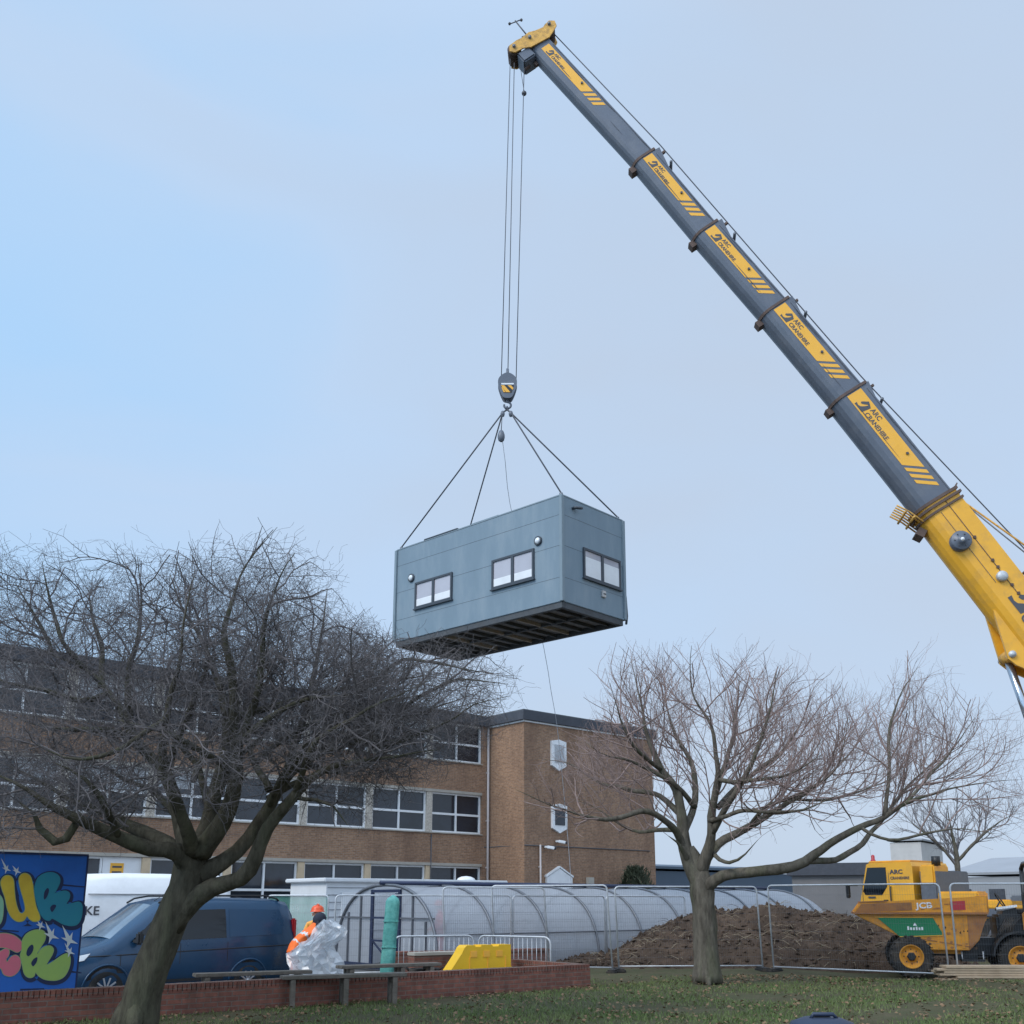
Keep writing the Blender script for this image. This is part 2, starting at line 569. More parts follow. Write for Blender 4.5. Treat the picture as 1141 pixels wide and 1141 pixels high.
mat('mural_green', (0.36, 0.52, 0.10), 0.6, col2=(0.28, 0.43, 0.13), scale=2)
mat('mural_pink', (0.74, 0.14, 0.22), 0.6, col2=(0.60, 0.17, 0.20), scale=2)
mat('mural_mint', (0.25, 0.50, 0.33), 0.6)
mat('mural_white', (0.62, 0.66, 0.66), 0.6)
mat('mural_edge', (0.30, 0.42, 0.20), 0.6)
mat('hi_vis', (0.95, 0.165, 0.020), 0.7, var=0.12, scale=9, bump=0.4, bscale=8)
mat('hi_vis_pink', (0.85, 0.11, 0.07), 0.7, var=0.12, scale=9)
mat('hi_vis_yellow', (0.88, 0.40, 0.07), 0.7, var=0.1)
mat('reflective', (0.62, 0.63, 0.62), 0.4, var=0.1)
mat('navy_cloth', (0.020, 0.024, 0.040), 0.85, var=0.2)
mat('skin', (0.50, 0.29, 0.20), 0.6, var=0.08)
mat('hat_orange', (0.80, 0.10, 0.025), 0.35)
mat('eye_dark', (0.02, 0.015, 0.012), 0.3)
mat('shed_blue', (0.075, 0.105, 0.145), 0.7, var=0.1, scale=0.5)
mat('shed_grey', (0.30, 0.31, 0.33), 0.7, var=0.1, scale=0.5)
mat('canopy_wall', (0.17, 0.165, 0.165), 0.8, var=0.2, scale=0.6)
mat('shed_pale', (0.50, 0.48, 0.46), 0.8, var=0.1, scale=0.5, dirt=(0.36, 0.34, 0.33))
mat('bin_blue', (0.016, 0.028, 0.060), 0.5, var=0.2, dirt=(0.06, 0.07, 0.08), damt=0.3)
mat('rope_pale', (0.35, 0.36, 0.38), 0.8)
film_mat('polythene', (0.60, 0.63, 0.68), 0.30, 0.45)
film_mat('wrap_film', (0.76, 0.80, 0.84), 0.40, 0.5, gloss=0.14)
film_mat('green_net', (0.16, 0.42, 0.33), 0.42, 0.4, gloss=0.02)
film_mat('pane_clear', (0.45, 0.47, 0.52), 0.45, 0.2, rough=0.05, gloss=0.25)

# ------------------------------------------------------------------ sky and light
SUN_EL, SUN_AZ = R(42), R(-52)      # azimuth from behind the camera, towards its left
sdir = V((math.sin(SUN_AZ) * math.cos(SUN_EL), -math.cos(SUN_AZ) * math.cos(SUN_EL), math.sin(SUN_EL)))
W = bpy.data.worlds.new('World')
SC.world = W
W.use_nodes = True
nt = W.node_tree
L = nt.links
for n in list(nt.nodes):
    nt.nodes.remove(n)
wo = nd(nt, 'ShaderNodeOutputWorld')
sky = nd(nt, 'ShaderNodeTexSky', sky_type='NISHITA', sun_disc=False)
sky.sun_elevation = SUN_EL
sky.sun_rotation = math.atan2(sdir.x, sdir.y)
sky.air_density = 1.0
sky.dust_density = 2.0
b1 = nd(nt, 'ShaderNodeBackground')
b1.inputs['Strength'].default_value = 0.10
L.new(sky.outputs[0], b1.inputs['Color'])
tc = nd(nt, 'ShaderNodeTexCoord')
mp = nd(nt, 'ShaderNodeMapping')
mp.inputs['Scale'].default_value = (1.0, 1.0, 2.2)
mp.inputs['Location'].default_value = (0.35, 0.1, 0.0)
L.new(tc.outputs['Generated'], mp.inputs['Vector'])
nz = nd(nt, 'ShaderNodeTexNoise', i_Scale=2.1, i_Detail=5.0, i_Roughness=0.45, i_Distortion=0.5)
L.new(mp.outputs[0], nz.inputs['Vector'])
sep = nd(nt, 'ShaderNodeSeparateXYZ')
L.new(tc.outputs['Generated'], sep.inputs[0])
# thin overcast: bluer to the west (left), greyer to the east
dx = nd(nt, 'ShaderNodeMapRange')
dx.inputs['From Min'].default_value = -0.52
dx.inputs['From Max'].default_value = 0.24
L.new(sep.outputs['X'], dx.inputs['Value'])
nr = nd(nt, 'ShaderNodeMapRange')
nr.inputs['From Min'].default_value = 0.28
nr.inputs['From Max'].default_value = 0.72
nr.inputs['To Min'].default_value = -0.34
nr.inputs['To Max'].default_value = 0.34
L.new(nz.outputs['Fac'], nr.inputs['Value'])
ad = nd(nt, 'ShaderNodeMath', operation='ADD', use_clamp=True)
L.new(dx.outputs[0], ad.inputs[0])
L.new(nr.outputs[0], ad.inputs[1])
cr = nd(nt, 'ShaderNodeValToRGB')
e = cr.color_ramp.elements
e[0].position = 0.0
e[0].color = (0.350, 0.555, 0.805, 1)
e[1].position = 1.0
e[1].color = (0.440, 0.530, 0.662, 1)
q = cr.color_ramp.elements.new(0.45)
q.color = (0.430, 0.565, 0.750, 1)
L.new(ad.outputs[0], cr.inputs[0])
b2 = nd(nt, 'ShaderNodeBackground')
# extra sky brightness added overhead and behind the camera to lift the scene's light
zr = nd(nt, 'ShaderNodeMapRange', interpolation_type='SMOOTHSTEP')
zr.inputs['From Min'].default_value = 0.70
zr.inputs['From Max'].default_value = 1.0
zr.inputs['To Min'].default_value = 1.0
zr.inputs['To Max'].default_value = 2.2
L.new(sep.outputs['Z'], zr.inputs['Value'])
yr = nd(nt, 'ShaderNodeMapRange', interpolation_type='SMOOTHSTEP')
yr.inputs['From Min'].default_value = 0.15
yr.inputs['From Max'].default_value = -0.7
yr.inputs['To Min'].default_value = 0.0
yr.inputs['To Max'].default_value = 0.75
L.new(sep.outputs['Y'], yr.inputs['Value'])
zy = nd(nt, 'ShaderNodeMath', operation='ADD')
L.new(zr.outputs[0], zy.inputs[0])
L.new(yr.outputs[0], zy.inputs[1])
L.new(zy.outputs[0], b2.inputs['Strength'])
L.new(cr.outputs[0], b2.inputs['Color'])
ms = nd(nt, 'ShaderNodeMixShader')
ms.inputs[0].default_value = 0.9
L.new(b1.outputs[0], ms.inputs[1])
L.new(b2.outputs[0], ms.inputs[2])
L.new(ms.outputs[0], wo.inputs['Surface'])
sl = bpy.data.lights.new('sun', 'SUN')
sl.energy = 1.5
sl.angle = R(25)
sl.color = (1.0, 0.95, 0.88)
so = bpy.data.objects.new('sun', sl)
COL.objects.link(so)
so.rotation_euler = sdir.to_track_quat('Z', 'Y').to_euler()
SC.view_settings.view_transform = 'Standard'
SC.view_settings.look = 'None'
SC.view_settings.exposure = 0.36
SC.view_settings.gamma = 1.0
SC.cycles.max_bounces = 6
SC.cycles.transparent_max_bounces = 24
SC.cycles.use_denoising = True

# ------------------------------------------------------------------ ground
WA, WB = V((-9.2, 12.75, 0)), V((1.56, 20.9, 0))          # the front face of the low brick wall
WD = (WB - WA).normalized()
WN = V((-WD.y, WD.x, 0))                                   # away from the camera


def sst(a, b, x):
    t = min(1, max(0, (x - a) / (b - a)))
    return t * t * (3 - 2 * t)


def gz(x, y):
    p = V((x, y, 0)) - WA
    behind = p.dot(WN)
    along = p.dot(WD)
    low = -0.22 * sst(0.16, 0.24, behind) * (1 - sst(13.3, 17, along))
    right = -0.10 * sst(23.4, 24.2, y - 0.12 * (x - 3) * -1) * sst(6, 9, x) * (1 - sst(60, 90, y))
    bumps = 0.0
    if behind < 0.1 or along > 13.5:
        bumps = 0.035 * noise.noise(V((x * 0.5, y * 0.5, 0))) + 0.012 * noise.noise(V((x * 2.1, y * 2.1, 3)))
    return low + right + bumps


def sheet(name, xs, ys, zf, m, off=0.0, keep=None):
    b = MB()
    idx = {}
    vs = []
    for i, x in enumerate(xs):
        for j, y in enumerate(ys):
            idx[i, j] = len(vs)
            vs.append((x, y, zf(x, y) + off))
    fs = []
    for i in range(len(xs) - 1):
        for j in range(len(ys) - 1):
            if keep is None or keep((xs[i] + xs[i + 1]) / 2, (ys[j] + ys[j + 1]) / 2):
                fs.append((idx[i, j], idx[i + 1, j], idx[i + 1, j + 1], idx[i, j + 1]))
    b.add(vs, fs, m, True)
    return struct(b.build(name))


def steps(edges):
    out = []
    for a, b, n in edges:
        out += [a + (b - a) * i / n for i in range(n)]
    out.append(edges[-1][1])
    return out


XS = steps([(-1500, -100, 6), (-100, -20, 8), (-20, -10, 20), (-10, 16, 130), (16, 30, 20), (30, 100, 8), (100, 1500, 6)])
YS = steps([(-60, 0, 6), (0, 11, 22), (11, 28, 110), (28, 60, 32), (60, 120, 8), (120, 2500, 10)])
sheet('ground', XS, YS, gz, 'grass_soil')
sheet('tarmac_yard', steps([(-40, 40, 160)]), steps([(8, 60, 130)]), gz, 'tarmac', 0.02,
      lambda x, y: ((V((x, y, 0)) - WA).dot(WN) > 0.30 and (V((x, y, 0)) - WA).dot(WD) < 14.2 + max(0, (V((x, y, 0)) - WA).dot(WN) - 3) * 0.9) or y > 33)

# grass blades and fallen leaves on the strip the picture shows
b = MB()
vs, fs = [], []
rg = random.Random(3)
while len(fs) < 52000:
    y = 9.5 + 16.5 * rg.random() ** 0.9
    x = rg.uniform(-0.62, 0.62) * y
    p = V((x, y, 0)) - WA
    if p.dot(WN) > -0.03 and p.dot(WD) < 13.6:
        continue
    if y > 24.0 - 0.05 * x or noise.noise(V((x * 0.55, y * 0.55, 9))) + 0.25 < rg.random() * 0.55 - 0.1:
        continue
    z = gz(x, y) - 0.01
    h = rg.uniform(0.03, 0.085)
    a = rg.uniform(0, 6.28)
    w = rg.uniform(0.006, 0.012)
    lx, ly = rg.gauss(0, 0.03), rg.gauss(0, 0.03)
    k = len(vs)
    vs += [(x - w * math.cos(a), y - w * math.sin(a), z), (x + w * math.cos(a), y + w * math.sin(a), z), (x + lx, y + ly, z + h)]
    fs.append((k, k + 1, k + 2))
b.add(vs, fs, 'blade')
struct(b.build('grass'), 'stuff')
b = MB()
vs, fs = [], []
while len(fs) < 5200:
    y = 10 + 15.5 * rg.random()
    x = rg.uniform(-0.6, 0.6) * y
    p = V((x, y, 0)) - WA
    if p.dot(WN) > -0.05 and p.dot(WD) < 13.6:
        continue
    dens = 0.25 + 0.75 * (sst(20.5, 23.5, y) * sst(3, 6, x)) + 0.5 * sst(0.9, 0.1, -p.dot(WN)) * (p.dot(WD) < 13.6)
    if y > 24.2 or rg.random() > dens or noise.noise(V((x * 0.8, y * 0.8, 2))) + .5 * noise.noise(V((x * 2.4, y * 2.4, 5))) < rg.uniform(-.35, .25):
        continue
    z = gz(x, y) + rg.uniform(0.02, 0.05)
    s = rg.uniform(0.018, 0.042)
    a = rg.uniform(0, 6.28)
    t1, t2 = rg.uniform(-.02, .02), rg.uniform(-.02, .02)
    ca, sa = math.cos(a) * s, math.sin(a) * s
    k = len(vs)
    vs += [(x - ca, y - sa, z), (x + sa * .6, y - ca * .6, z + t1), (x + ca, y + sa, z + t2), (x - sa * .6, y + ca * .6, z - t1 + .004)]
    fs.append((k, k + 1, k + 2, k + 3))
b.add(vs, fs, 'leaf_litter')
struct(b.build('fallen_leaves'), 'stuff')

# ------------------------------------------------------------------ school building
AZB = math.atan2(0.6505, 0.7595)
school = thing('school_building', 'three storey buff brick school block with flat dark roof and white framed windows', 'building',
               (-1.17, 50.9, 0), AZB)
LEFT, PITCHX, NB = -30.0, 3.37, 9
b = MB()
# walls: bands of brick between rows of windows, the end block, and the dark inside behind the glass
for z0, z1 in ((-0.4, 0.9), (3.47, 4.86), (6.97, 8.36)):
    b.box(((LEFT - 0.45) / 2, 0.16, (z0 + z1) / 2), (-0.45 - LEFT, 0.32, z1 - z0), 'brick_buff')
b.box((-0.225, 0.162, 5.0), (0.45, 0.33, 10.8), 'brick_buff')
b.box((4.68, 3.1, 5.0), (9.36, 11.6, 10.8), 'brick_buff')
b.box((LEFT / 2 - 0.2, 4.6, 5.0), (-LEFT - 0.4, 8.2, 10.7), 'interior')
b.build('wall', school)
b = MB()
for z in (3.40, 6.90):
    b.box(((LEFT - 0.45) / 2, 0.14, z + 0.005), (-0.45 - LEFT, 0.34, 0.13), 'concrete')
for z in (0.92, 4.89, 8.39):
    b.box(((LEFT - 0.45) / 2, 0.12, z), (-0.452 - LEFT, 0.40, 0.055), 'concrete')
b.build('concrete_band', school)
b = MB()
b.box(((LEFT - 0.1) / 2, 3.9, 10.60), (-LEFT + 0.1, 8.4, 0.50), 'fascia')
b.box((LEFT / 2, 4.0, 10.88), (-LEFT, 8.0, 0.06), 'roof_grey')
b.box((4.68, 3.1, 10.62), (9.76, 12.0, 0.46), 'fascia')
b.box((4.68, 3.1, 10.875), (9.7, 11.94, 0.05), 'roof_grey')
b.box((4.68, 3.1, 10.34), (9.50, 11.74, 0.08), 'upvc')
b.build('roof', school)
for i in range(NB + 1):
    x = -0.45 - PITCHX * i - 3.05 - 0.16
    if x < LEFT:
        break
    for z0, z1, m in ((0.95, 3.33, 'buff_render'), (4.92, 6.84, 'pebble'), (8.42, 10.34, 'pebble')):
        b = MB()
        b.box((x, 0.11, (z0 + z1) / 2), (0.32, 0.2, z1 - z0), m)
        b.build('window_pier', school)
rw = random.Random(11)
WINS = []
for row, (z0, z1, tr) in enumerate(((0.95, 3.33, 0.5), (4.92, 6.84, 0.47), (8.42, 10.34, 0.47))):
    for i in range(8):
        xr = -0.45 - PITCHX * i
        xl = xr - 3.05
        if xl < LEFT:
            continue
        f = MB()
        t = 0.085
        y = 0.17
        panel = (row == 0 and i == 5)
        for x in (xl + t / 2, xr - t / 2):
            f.box((x, y, (z0 + z1) / 2), (t, 0.1, z1 - z0), 'upvc')
        for z in (z0 + t / 2, z1 - t / 2):
            f.box(((xl + xr) / 2, y, z), (xr - xl - 2 * t, 0.098, t), 'upvc')
        zm = lerp(z0, z1, tr)
        xm = (xl + xr) / 2
        f.box((xm, y, zm), (xr - xl - 2 * t, 0.096, 0.10), 'upvc')
        f.box((xm, y, (z0 + zm - 0.05 + t) / 2), (0.085, 0.094, zm - 0.05 - z0 - t), 'upvc')
        f.box((xm, y, (z1 + zm + 0.05 - t) / 2), (0.085, 0.094, z1 - zm - 0.05 - t), 'upvc')
        if panel:
            f.box((xm + 0.75, y - 0.01, (zm + z1) / 2), (1.38, 0.08, z1 - zm - 0.14), 'white_paint')
            f.box((xm + 0.6, y - 0.06, (zm + z1) / 2 + 0.05), (0.5, 0.02, 0.62), 'decal_yellow')
            for q in range(3):
                f.box((xm + 0.6, y - 0.076, (zm + z1) / 2 + 0.22 - q * 0.2), (0.36, 0.008, 0.07), 'decal_dark')
        wo_ = f.build('window', school)
        g = MB()
        g.box((xm, 0.215, (z0 + z1) / 2), (xr - xl - 0.1, 0.03, z1 - z0 - 0.1), 'glass_dark')
        if rw.random() < (0.35, 0.55, 0.75)[row]:
            for side in (-1, 1):
                if rw.random() < 0.6:
                    h = rw.uniform(0.35, 0.9)
                    g.box((xm + side * 0.74, 0.197, z1 - t - h / 2 - 0.01), (1.3, 0.008, h), 'blind')
        g.build('pane', wo_)
# narrow bay windows of the end block, with pointed heads or feet
for (xl, xr, z0, z1, up) in ((1.75, 2.75, 8.05, 9.62, False), (1.75, 2.75, 4.95, 6.40, False), (1.35, 3.05, 0.9, 3.25, True)):
    f = MB()
    xm = (xl + xr) / 2
    pk = 0.24 if not up else 0.45
    if not up:
        out = [(xl, z0 + pk), (xm, z0), (xr, z0 + pk), (xr, z1 - 0.1), (xm, z1), (xl, z1 - 0.1)]
    else:
        out = [(xl, z0), (xr, z0), (xr, z1 - pk), (xm, z1), (xl, z1 - pk)]
    M = rotm((1, 0, 0), (0, 0, 1), (0, -1, 0), (0, -2.76, 0))
    f.prism(out, 0.14, 'upvc', M)
    if up:
        f.prism([(xm + (x - xm) * 1.06, z0 + (z - z0) * 1.03 + 0.01) for x, z in [(xl, z1 - pk - 0.05), (xm, z1 - 0.05), (xr, z1 - pk - 0.05), (xr, z1 - pk + 0.03), (xm, z1 + 0.03), (xl, z1 - pk + 0.03)]], 0.2, 'upvc', M)
    wo_ = f.build('window', school)
    g = MB()
    if up:
        g.box((xm, -2.835, 1.5), (1.3, 0.02, 1.2), 'white_paint')
    else:
        g.box((xm, -2.842, (z0 + z1) / 2 + 0.06), (xr - xl - 0.34, 0.025, z1 - z0 - 0.66), 'blind' if z0 > 7 else 'glass_dark')
    g.build('pane', wo_)
# pipes, conduit, cameras and lamp on the wall
for x, y, z1, r in ((-0.12, -0.09, 10.4, 0.065), (0.95, -2.80, 4.35, 0.045)):
    b = MB()
    b.tube([(x, y, -0.3), (x, y, z1)], r, 'pipe_pale', 8)
    for z in (1.5, 3.3, 5.6, 8.0):
        if z < z1:
            b.box((x, y + 0.03, z), (r * 2.6, 0.1, 0.07), 'pipe_pale')
    b.build('drainpipe', school)
b = MB()
b.tube([(-0.3, -0.03, 4.3), (0.0, -0.05, 4.3), (0.02, -2.74, 4.3), (8.9, -2.74, 4.3)], 0.025, 'decal_dark', 5)
b.tube([(-3.55, -0.03, 4.8), (-3.55, -0.03, 0.5)], 0.03, 'decal_dark', 5)
b.build('cable_conduit', school)
for x, z in ((2.05, 4.55), (1.30, 4.25)):
    b = MB()
    b.box((x, -2.82, z), (0.1, 0.18, 0.1), 'upvc', bev=0.02)
    b.beam((x, -2.9, z), (x + 0.3, -3.1, z - 0.06), 0.14, 0.14, 'upvc', bev=0.02)
    b.ball((x + 0.32, -3.12, z - 0.07), 0.07, 'glass_dark', 10)
    b.build('security_camera', school)
b = MB()
b.box((4.3, -2.80, 2.6), (0.42, 0.2, 0.5), 'concrete', bev=0.02)
b.build('meter_box', school)

# ------------------------------------------------------------------ far buildings
def shed(name, label, px0, px1, Y0, Y1, ztop, depth, mw, mr, pitch=0.0, door=None, rt=0.16):
    a = V((onx(px0, Y0), Y0, 0))
    c = V((onx(px1, Y1), Y1, 0))
    d = c - a
    t = thing(name, label, 'building', a, math.atan2(d.y, d.x))
    l = d.length
    b = MB()
    b.box((l / 2, depth / 2, (ztop - 0.3) / 2 - 0.2), (l, depth, ztop + 0.1), mw)
    b.build('wall', t)
    b = MB()
    b.prism([(-0.2, ztop - rt), (depth + 0.2, ztop - rt), (depth + 0.2, ztop), (depth / 2, ztop + pitch), (-0.2, ztop)], l + 0.4, mr,
            rotm((0, 1, 0), (0, 0, 1), (1, 0, 0), (l / 2, 0, 0)))
    b.build('roof', t)
    if door:
        for q in range(door):
            b = MB()
            b.box(((q + 0.5) * l / door, -0.04, ztop * 0.42), (l / door * 0.45, 0.08, ztop * 0.55), 'fascia')
            b.build('door', t)
    return t


shed('far_shed', 'long low dark blue shed roof seen behind the polytunnel and right-hand tree', 700, 905, 66, 78, 3.95, 9, 'shed_blue', 'shed_blue', 0.35, 0)
shed('grey_outbuilding', 'small grey building with black roof canopy left of the crane cab', 884, 975, 48, 46.7, 3.40, 5, 'canopy_wall', 'fascia', 0.05, 0, 0.55)
shed('tower_block', 'tall pale windowless block behind the crane cab and bare far tree', 997, 1032, 95, 93.4, 7.3, 8, 'shed_pale', 'shed_grey', 0.0, 0)
shed('grey_hall', 'wide grey hall with sloped roof beyond the right edge of the yard', 1058, 1260, 72, 62, 3.6, 12, 'shed_grey', 'shed_grey', 1.2, 5)

# ------------------------------------------------------------------ low brick wall
WANG = math.atan2(WD.y, WD.x)
WL = (WB - WA).length
wall = thing('brick_wall', 'long low red brick retaining wall between the grass and the yard', 'wall', WA, WANG)
b = MB()
b.box((WL / 2 - 1.5, 0.11, 0.03), (WL + 3, 0.22, 0.62), 'brick_red')
b.box((WL - 0.11, 0.22 + 1.1, 0.03), (0.22, 2.2, 0.618), 'brick_red')
b.build('brickwork', wall)
b = MB()
rr = random.Random(5)
x = -3.0
while x < WL - 0.02:
    w = 0.072
    b.box((x + w / 2, 0.11 + rr.uniform(-.003, .003), 0.392 + rr.uniform(-.002, .002)), (w - 0.009, 0.226, 0.104), 'brick_red', bev=0.004)
    x += w
y = 0.24
while y < 2.3:
    b.box((WL - 0.11, y + 0.036, 0.391), (0.226, 0.063, 0.104), 'brick_red', bev=0.004)
    y += 0.072
b.build('coping', wall)
for (p0, Y0, p1, Y1, z, lab) in ((463, 22.2, 520, 22.9, 0.60, 'short red brick planter wall beside the teal post'),
                                 (440, 25.3, 612, 27.2, 0.47, 'dark red brick planter wall behind the crowd barriers')):
    a = V((onx(p0, Y0), Y0, -0.25))
    c = V((onx(p1, Y1), Y1, -0.25))
    d = c - a
    t = thing('planter_wall', lab, 'wall', a, math.atan2(d.y, d.x))
    b = MB()
    h = z + 0.25
    b.box((d.length / 2, 0.15, h / 2 - 0.04), (d.length, 0.3, h - 0.08), 'brick_red')
    b.build('brickwork', t)
    b = MB()
    b.box((d.length / 2, 0.15, h - 0.035), (d.length + 0.02, 0.33, 0.07), 'concrete' if z > .5 else 'brick_red', bev=0.01)
    b.build('coping', t)

# ------------------------------------------------------------------ painted mural board
MR = V((onx(92.5, 15.2), 15.2, 0.20))
MDIR = V((-0.70, -0.714, 0)).normalized()       # towards the left, along the board
mural = thing('mural_board', 'bright blue board painted with bubble graffiti lettering and white sparkles', 'mural board', MR,
              math.atan2(-MDIR.y, -MDIR.x))
b = MB()
MW = 4.2
b.box((-MW / 2, 0.06, 1.06), (MW, 0.12, 2.10), 'mural_blue')
b.box((0.012, 0.06, 1.06), (0.024, 0.13, 2.11), 'mural_navy')
b.box((-MW / 2, 0.06, 2.125), (MW + 0.03, 0.15, 0.03), 'mural_navy')
MI = FR[mural.name].inverted()
NRM = FR[mural.name].to_3x3() @ V((0, -1, 0))


def mural_pt(zx, zy):
    px, py = zx / 6.709, 940 + zy / 6.709
    u, v = (px - CX) / F, (CY - py) / F
    d = V((u, CP - v * SP, SP + v * CP))
    o = V((0, 0, EYE))
    k = (MR - o).dot(NRM) / d.dot(NRM)
    p = MI @ (o + d * k)
    return p.x, p.z


MM = rotm((1, 0, 0), (0, 0, 1), (0, -1, 0), (0, 0, 0))
SHAPES = [
    ('mural_mint', [(-60, 400), (-20, 380), (5, 395), (22, 440), (20, 530), (5, 590), (-30, 610), (-60, 560)], []),
    ('mural_yellow', [(5, 285), (30, 245), (70, 240), (98, 270), (105, 340), (115, 430), (138, 505), (165, 522), (187, 490), (175, 420), (152, 340), (140, 275), (152, 237), (185, 222), (222, 242), (242, 300), (252, 380), (268, 470), (295, 540), (290, 575), (250, 582), (217, 562), (200, 542), (175, 575), (130, 582), (85, 550), (55, 490), (35, 400), (14, 340)], []),
    ('mural_teal', [(262, 310), (285, 255), (340, 222), (400, 220), (440, 248), (444, 290), (422, 340), (405, 375), (440, 362), (490, 355), (518, 375), (515, 410), (492, 452), (540, 447), (590, 438), (612, 470), (606, 550), (578, 600), (530, 613), (470, 600), (420, 572), (387, 557), (370, 572), (335, 565), (300, 520), (272, 430), (258, 360)],
     [[(324, 400), (332, 355), (352, 332), (364, 348), (352, 390), (332, 418)], [(372, 480), (392, 457), (416, 460), (410, 482), (386, 512)]]),
    ('mural_pink', [(-70, 690), (0, 672), (60, 674), (120, 697), (162, 742), (158, 790), (125, 812), (80, 792), (30, 777), (-30, 775), (-70, 760)], []),
    ('mural_pink', [(-60, 850), (10, 800), (45, 786), (67, 802), (60, 840), (44, 862), (52, 884), (82, 846), (120, 835), (150, 868), (147, 930), (115, 975), (70, 992), (25, 975), (0, 930), (-60, 960)], []),
    ('mural_green', [(160, 800), (160, 740), (190, 682), (240, 652), (300, 645), (336, 670), (333, 720), (298, 780), (275, 825), (320, 777), (370, 765), (397, 790), (386, 832), (345, 905), (400, 878), (460, 837), (500, 823), (522, 850), (516, 920), (480, 990), (420, 1020), (340, 1016), (290, 990), (264, 962), (250, 992), (215, 1000), (180, 970), (162, 890), (150, 835)],
     [[(194, 825), (205, 782), (235, 754), (248, 775), (237, 815), (210, 842)], [(230, 893), (250, 860), (276, 850), (271, 885), (245, 917)]]),
]


def grow2(pts, d, sx=0.0, sy=0.0):
    n = len(pts)
    A = sum(pts[i][0] * pts[(i + 1) % n][1] - pts[(i + 1) % n][0] * pts[i][1] for i in range(n))
    s = 1 if A > 0 else -1
    out = []
    for i in range(n):
        ex, ey = pts[(i + 1) % n][0] - pts[i - 1][0], pts[(i + 1) % n][1] - pts[i - 1][1]
        l = math.hypot(ex, ey) or 1
        out.append((pts[i][0] + s * d * ey / l + sx, pts[i][1] - s * d * ex / l + sy))
    return out


lay = 0.003
for k, (m, out, holes) in enumerate(SHAPES):
    P = [mural_pt(*q) for q in closed_smooth(out, 4)]
    b.flat(grow2(P, 0.045, 0.012, -0.02), 'mural_navy', MM, lay)
    b.flat(grow2(P, 0.008), 'mural_edge' if m != 'mural_teal' else 'mural_teal', MM, lay + 0.003)
    b.flat(P, m, MM, lay + 0.006)
    for h in holes:
        b.flat([mural_pt(*q) for q in closed_smooth(h, 3)], 'mural_navy', MM, lay + 0.009)
    lay += 0.0007
for (sx, sy, r, tx, ty) in ((380, 690, 62, 335, 582), (515, 725, 68, 460, 608), (45, 192, 36, 2, 105), (122, 208, 36, 88, 163), (300, 615, 38, 275, 575), (517, 812, 42, 478, 740)):
    pts = []
    for i in range(8):
        a = i * math.pi / 4 + 0.35
        q = r if i % 2 == 0 else r * 0.28
        pts.append(mural_pt(sx + q * math.cos(a), sy + q * math.sin(a)))
    b.flat(pts, 'mural_white', MM, 0.022)
    l = math.hypot(sx - tx, sy - ty)
    nx, ny = -(sy - ty) / l, (sx - tx) / l
    b.flat([mural_pt(tx, ty), mural_pt(sx + nx * r * .3, sy + ny * r * .3), mural_pt(sx - nx * r * .3, sy - ny * r * .3)], 'mural_white', MM, 0.020)
for (x0, y0, x1, y1) in ((440, 300, 640, 320), (0, 640, 140, 652), (530, 950, 610, 962), (150, 1085, 330, 1080)):
    b.flat([mural_pt(x0, y0), mural_pt(x1, y1), mural_pt(x1, y1 + 9), mural_pt(x0, y0 + 14)], 'mural_navy', MM, 0.0015)
b.build('painted_board', mural)
b = MB()
for x in (-0.4, -2.0, -3.6):
    b.box((x, 0.16, 1.0), (0.09, 0.07, 2.0), 'bench_wood')
    b.beam((x, 0.19, 1.6), (x, 1.1, -0.42), 0.07, 0.07, 'bench_wood')
b.build('support_frame', mural)


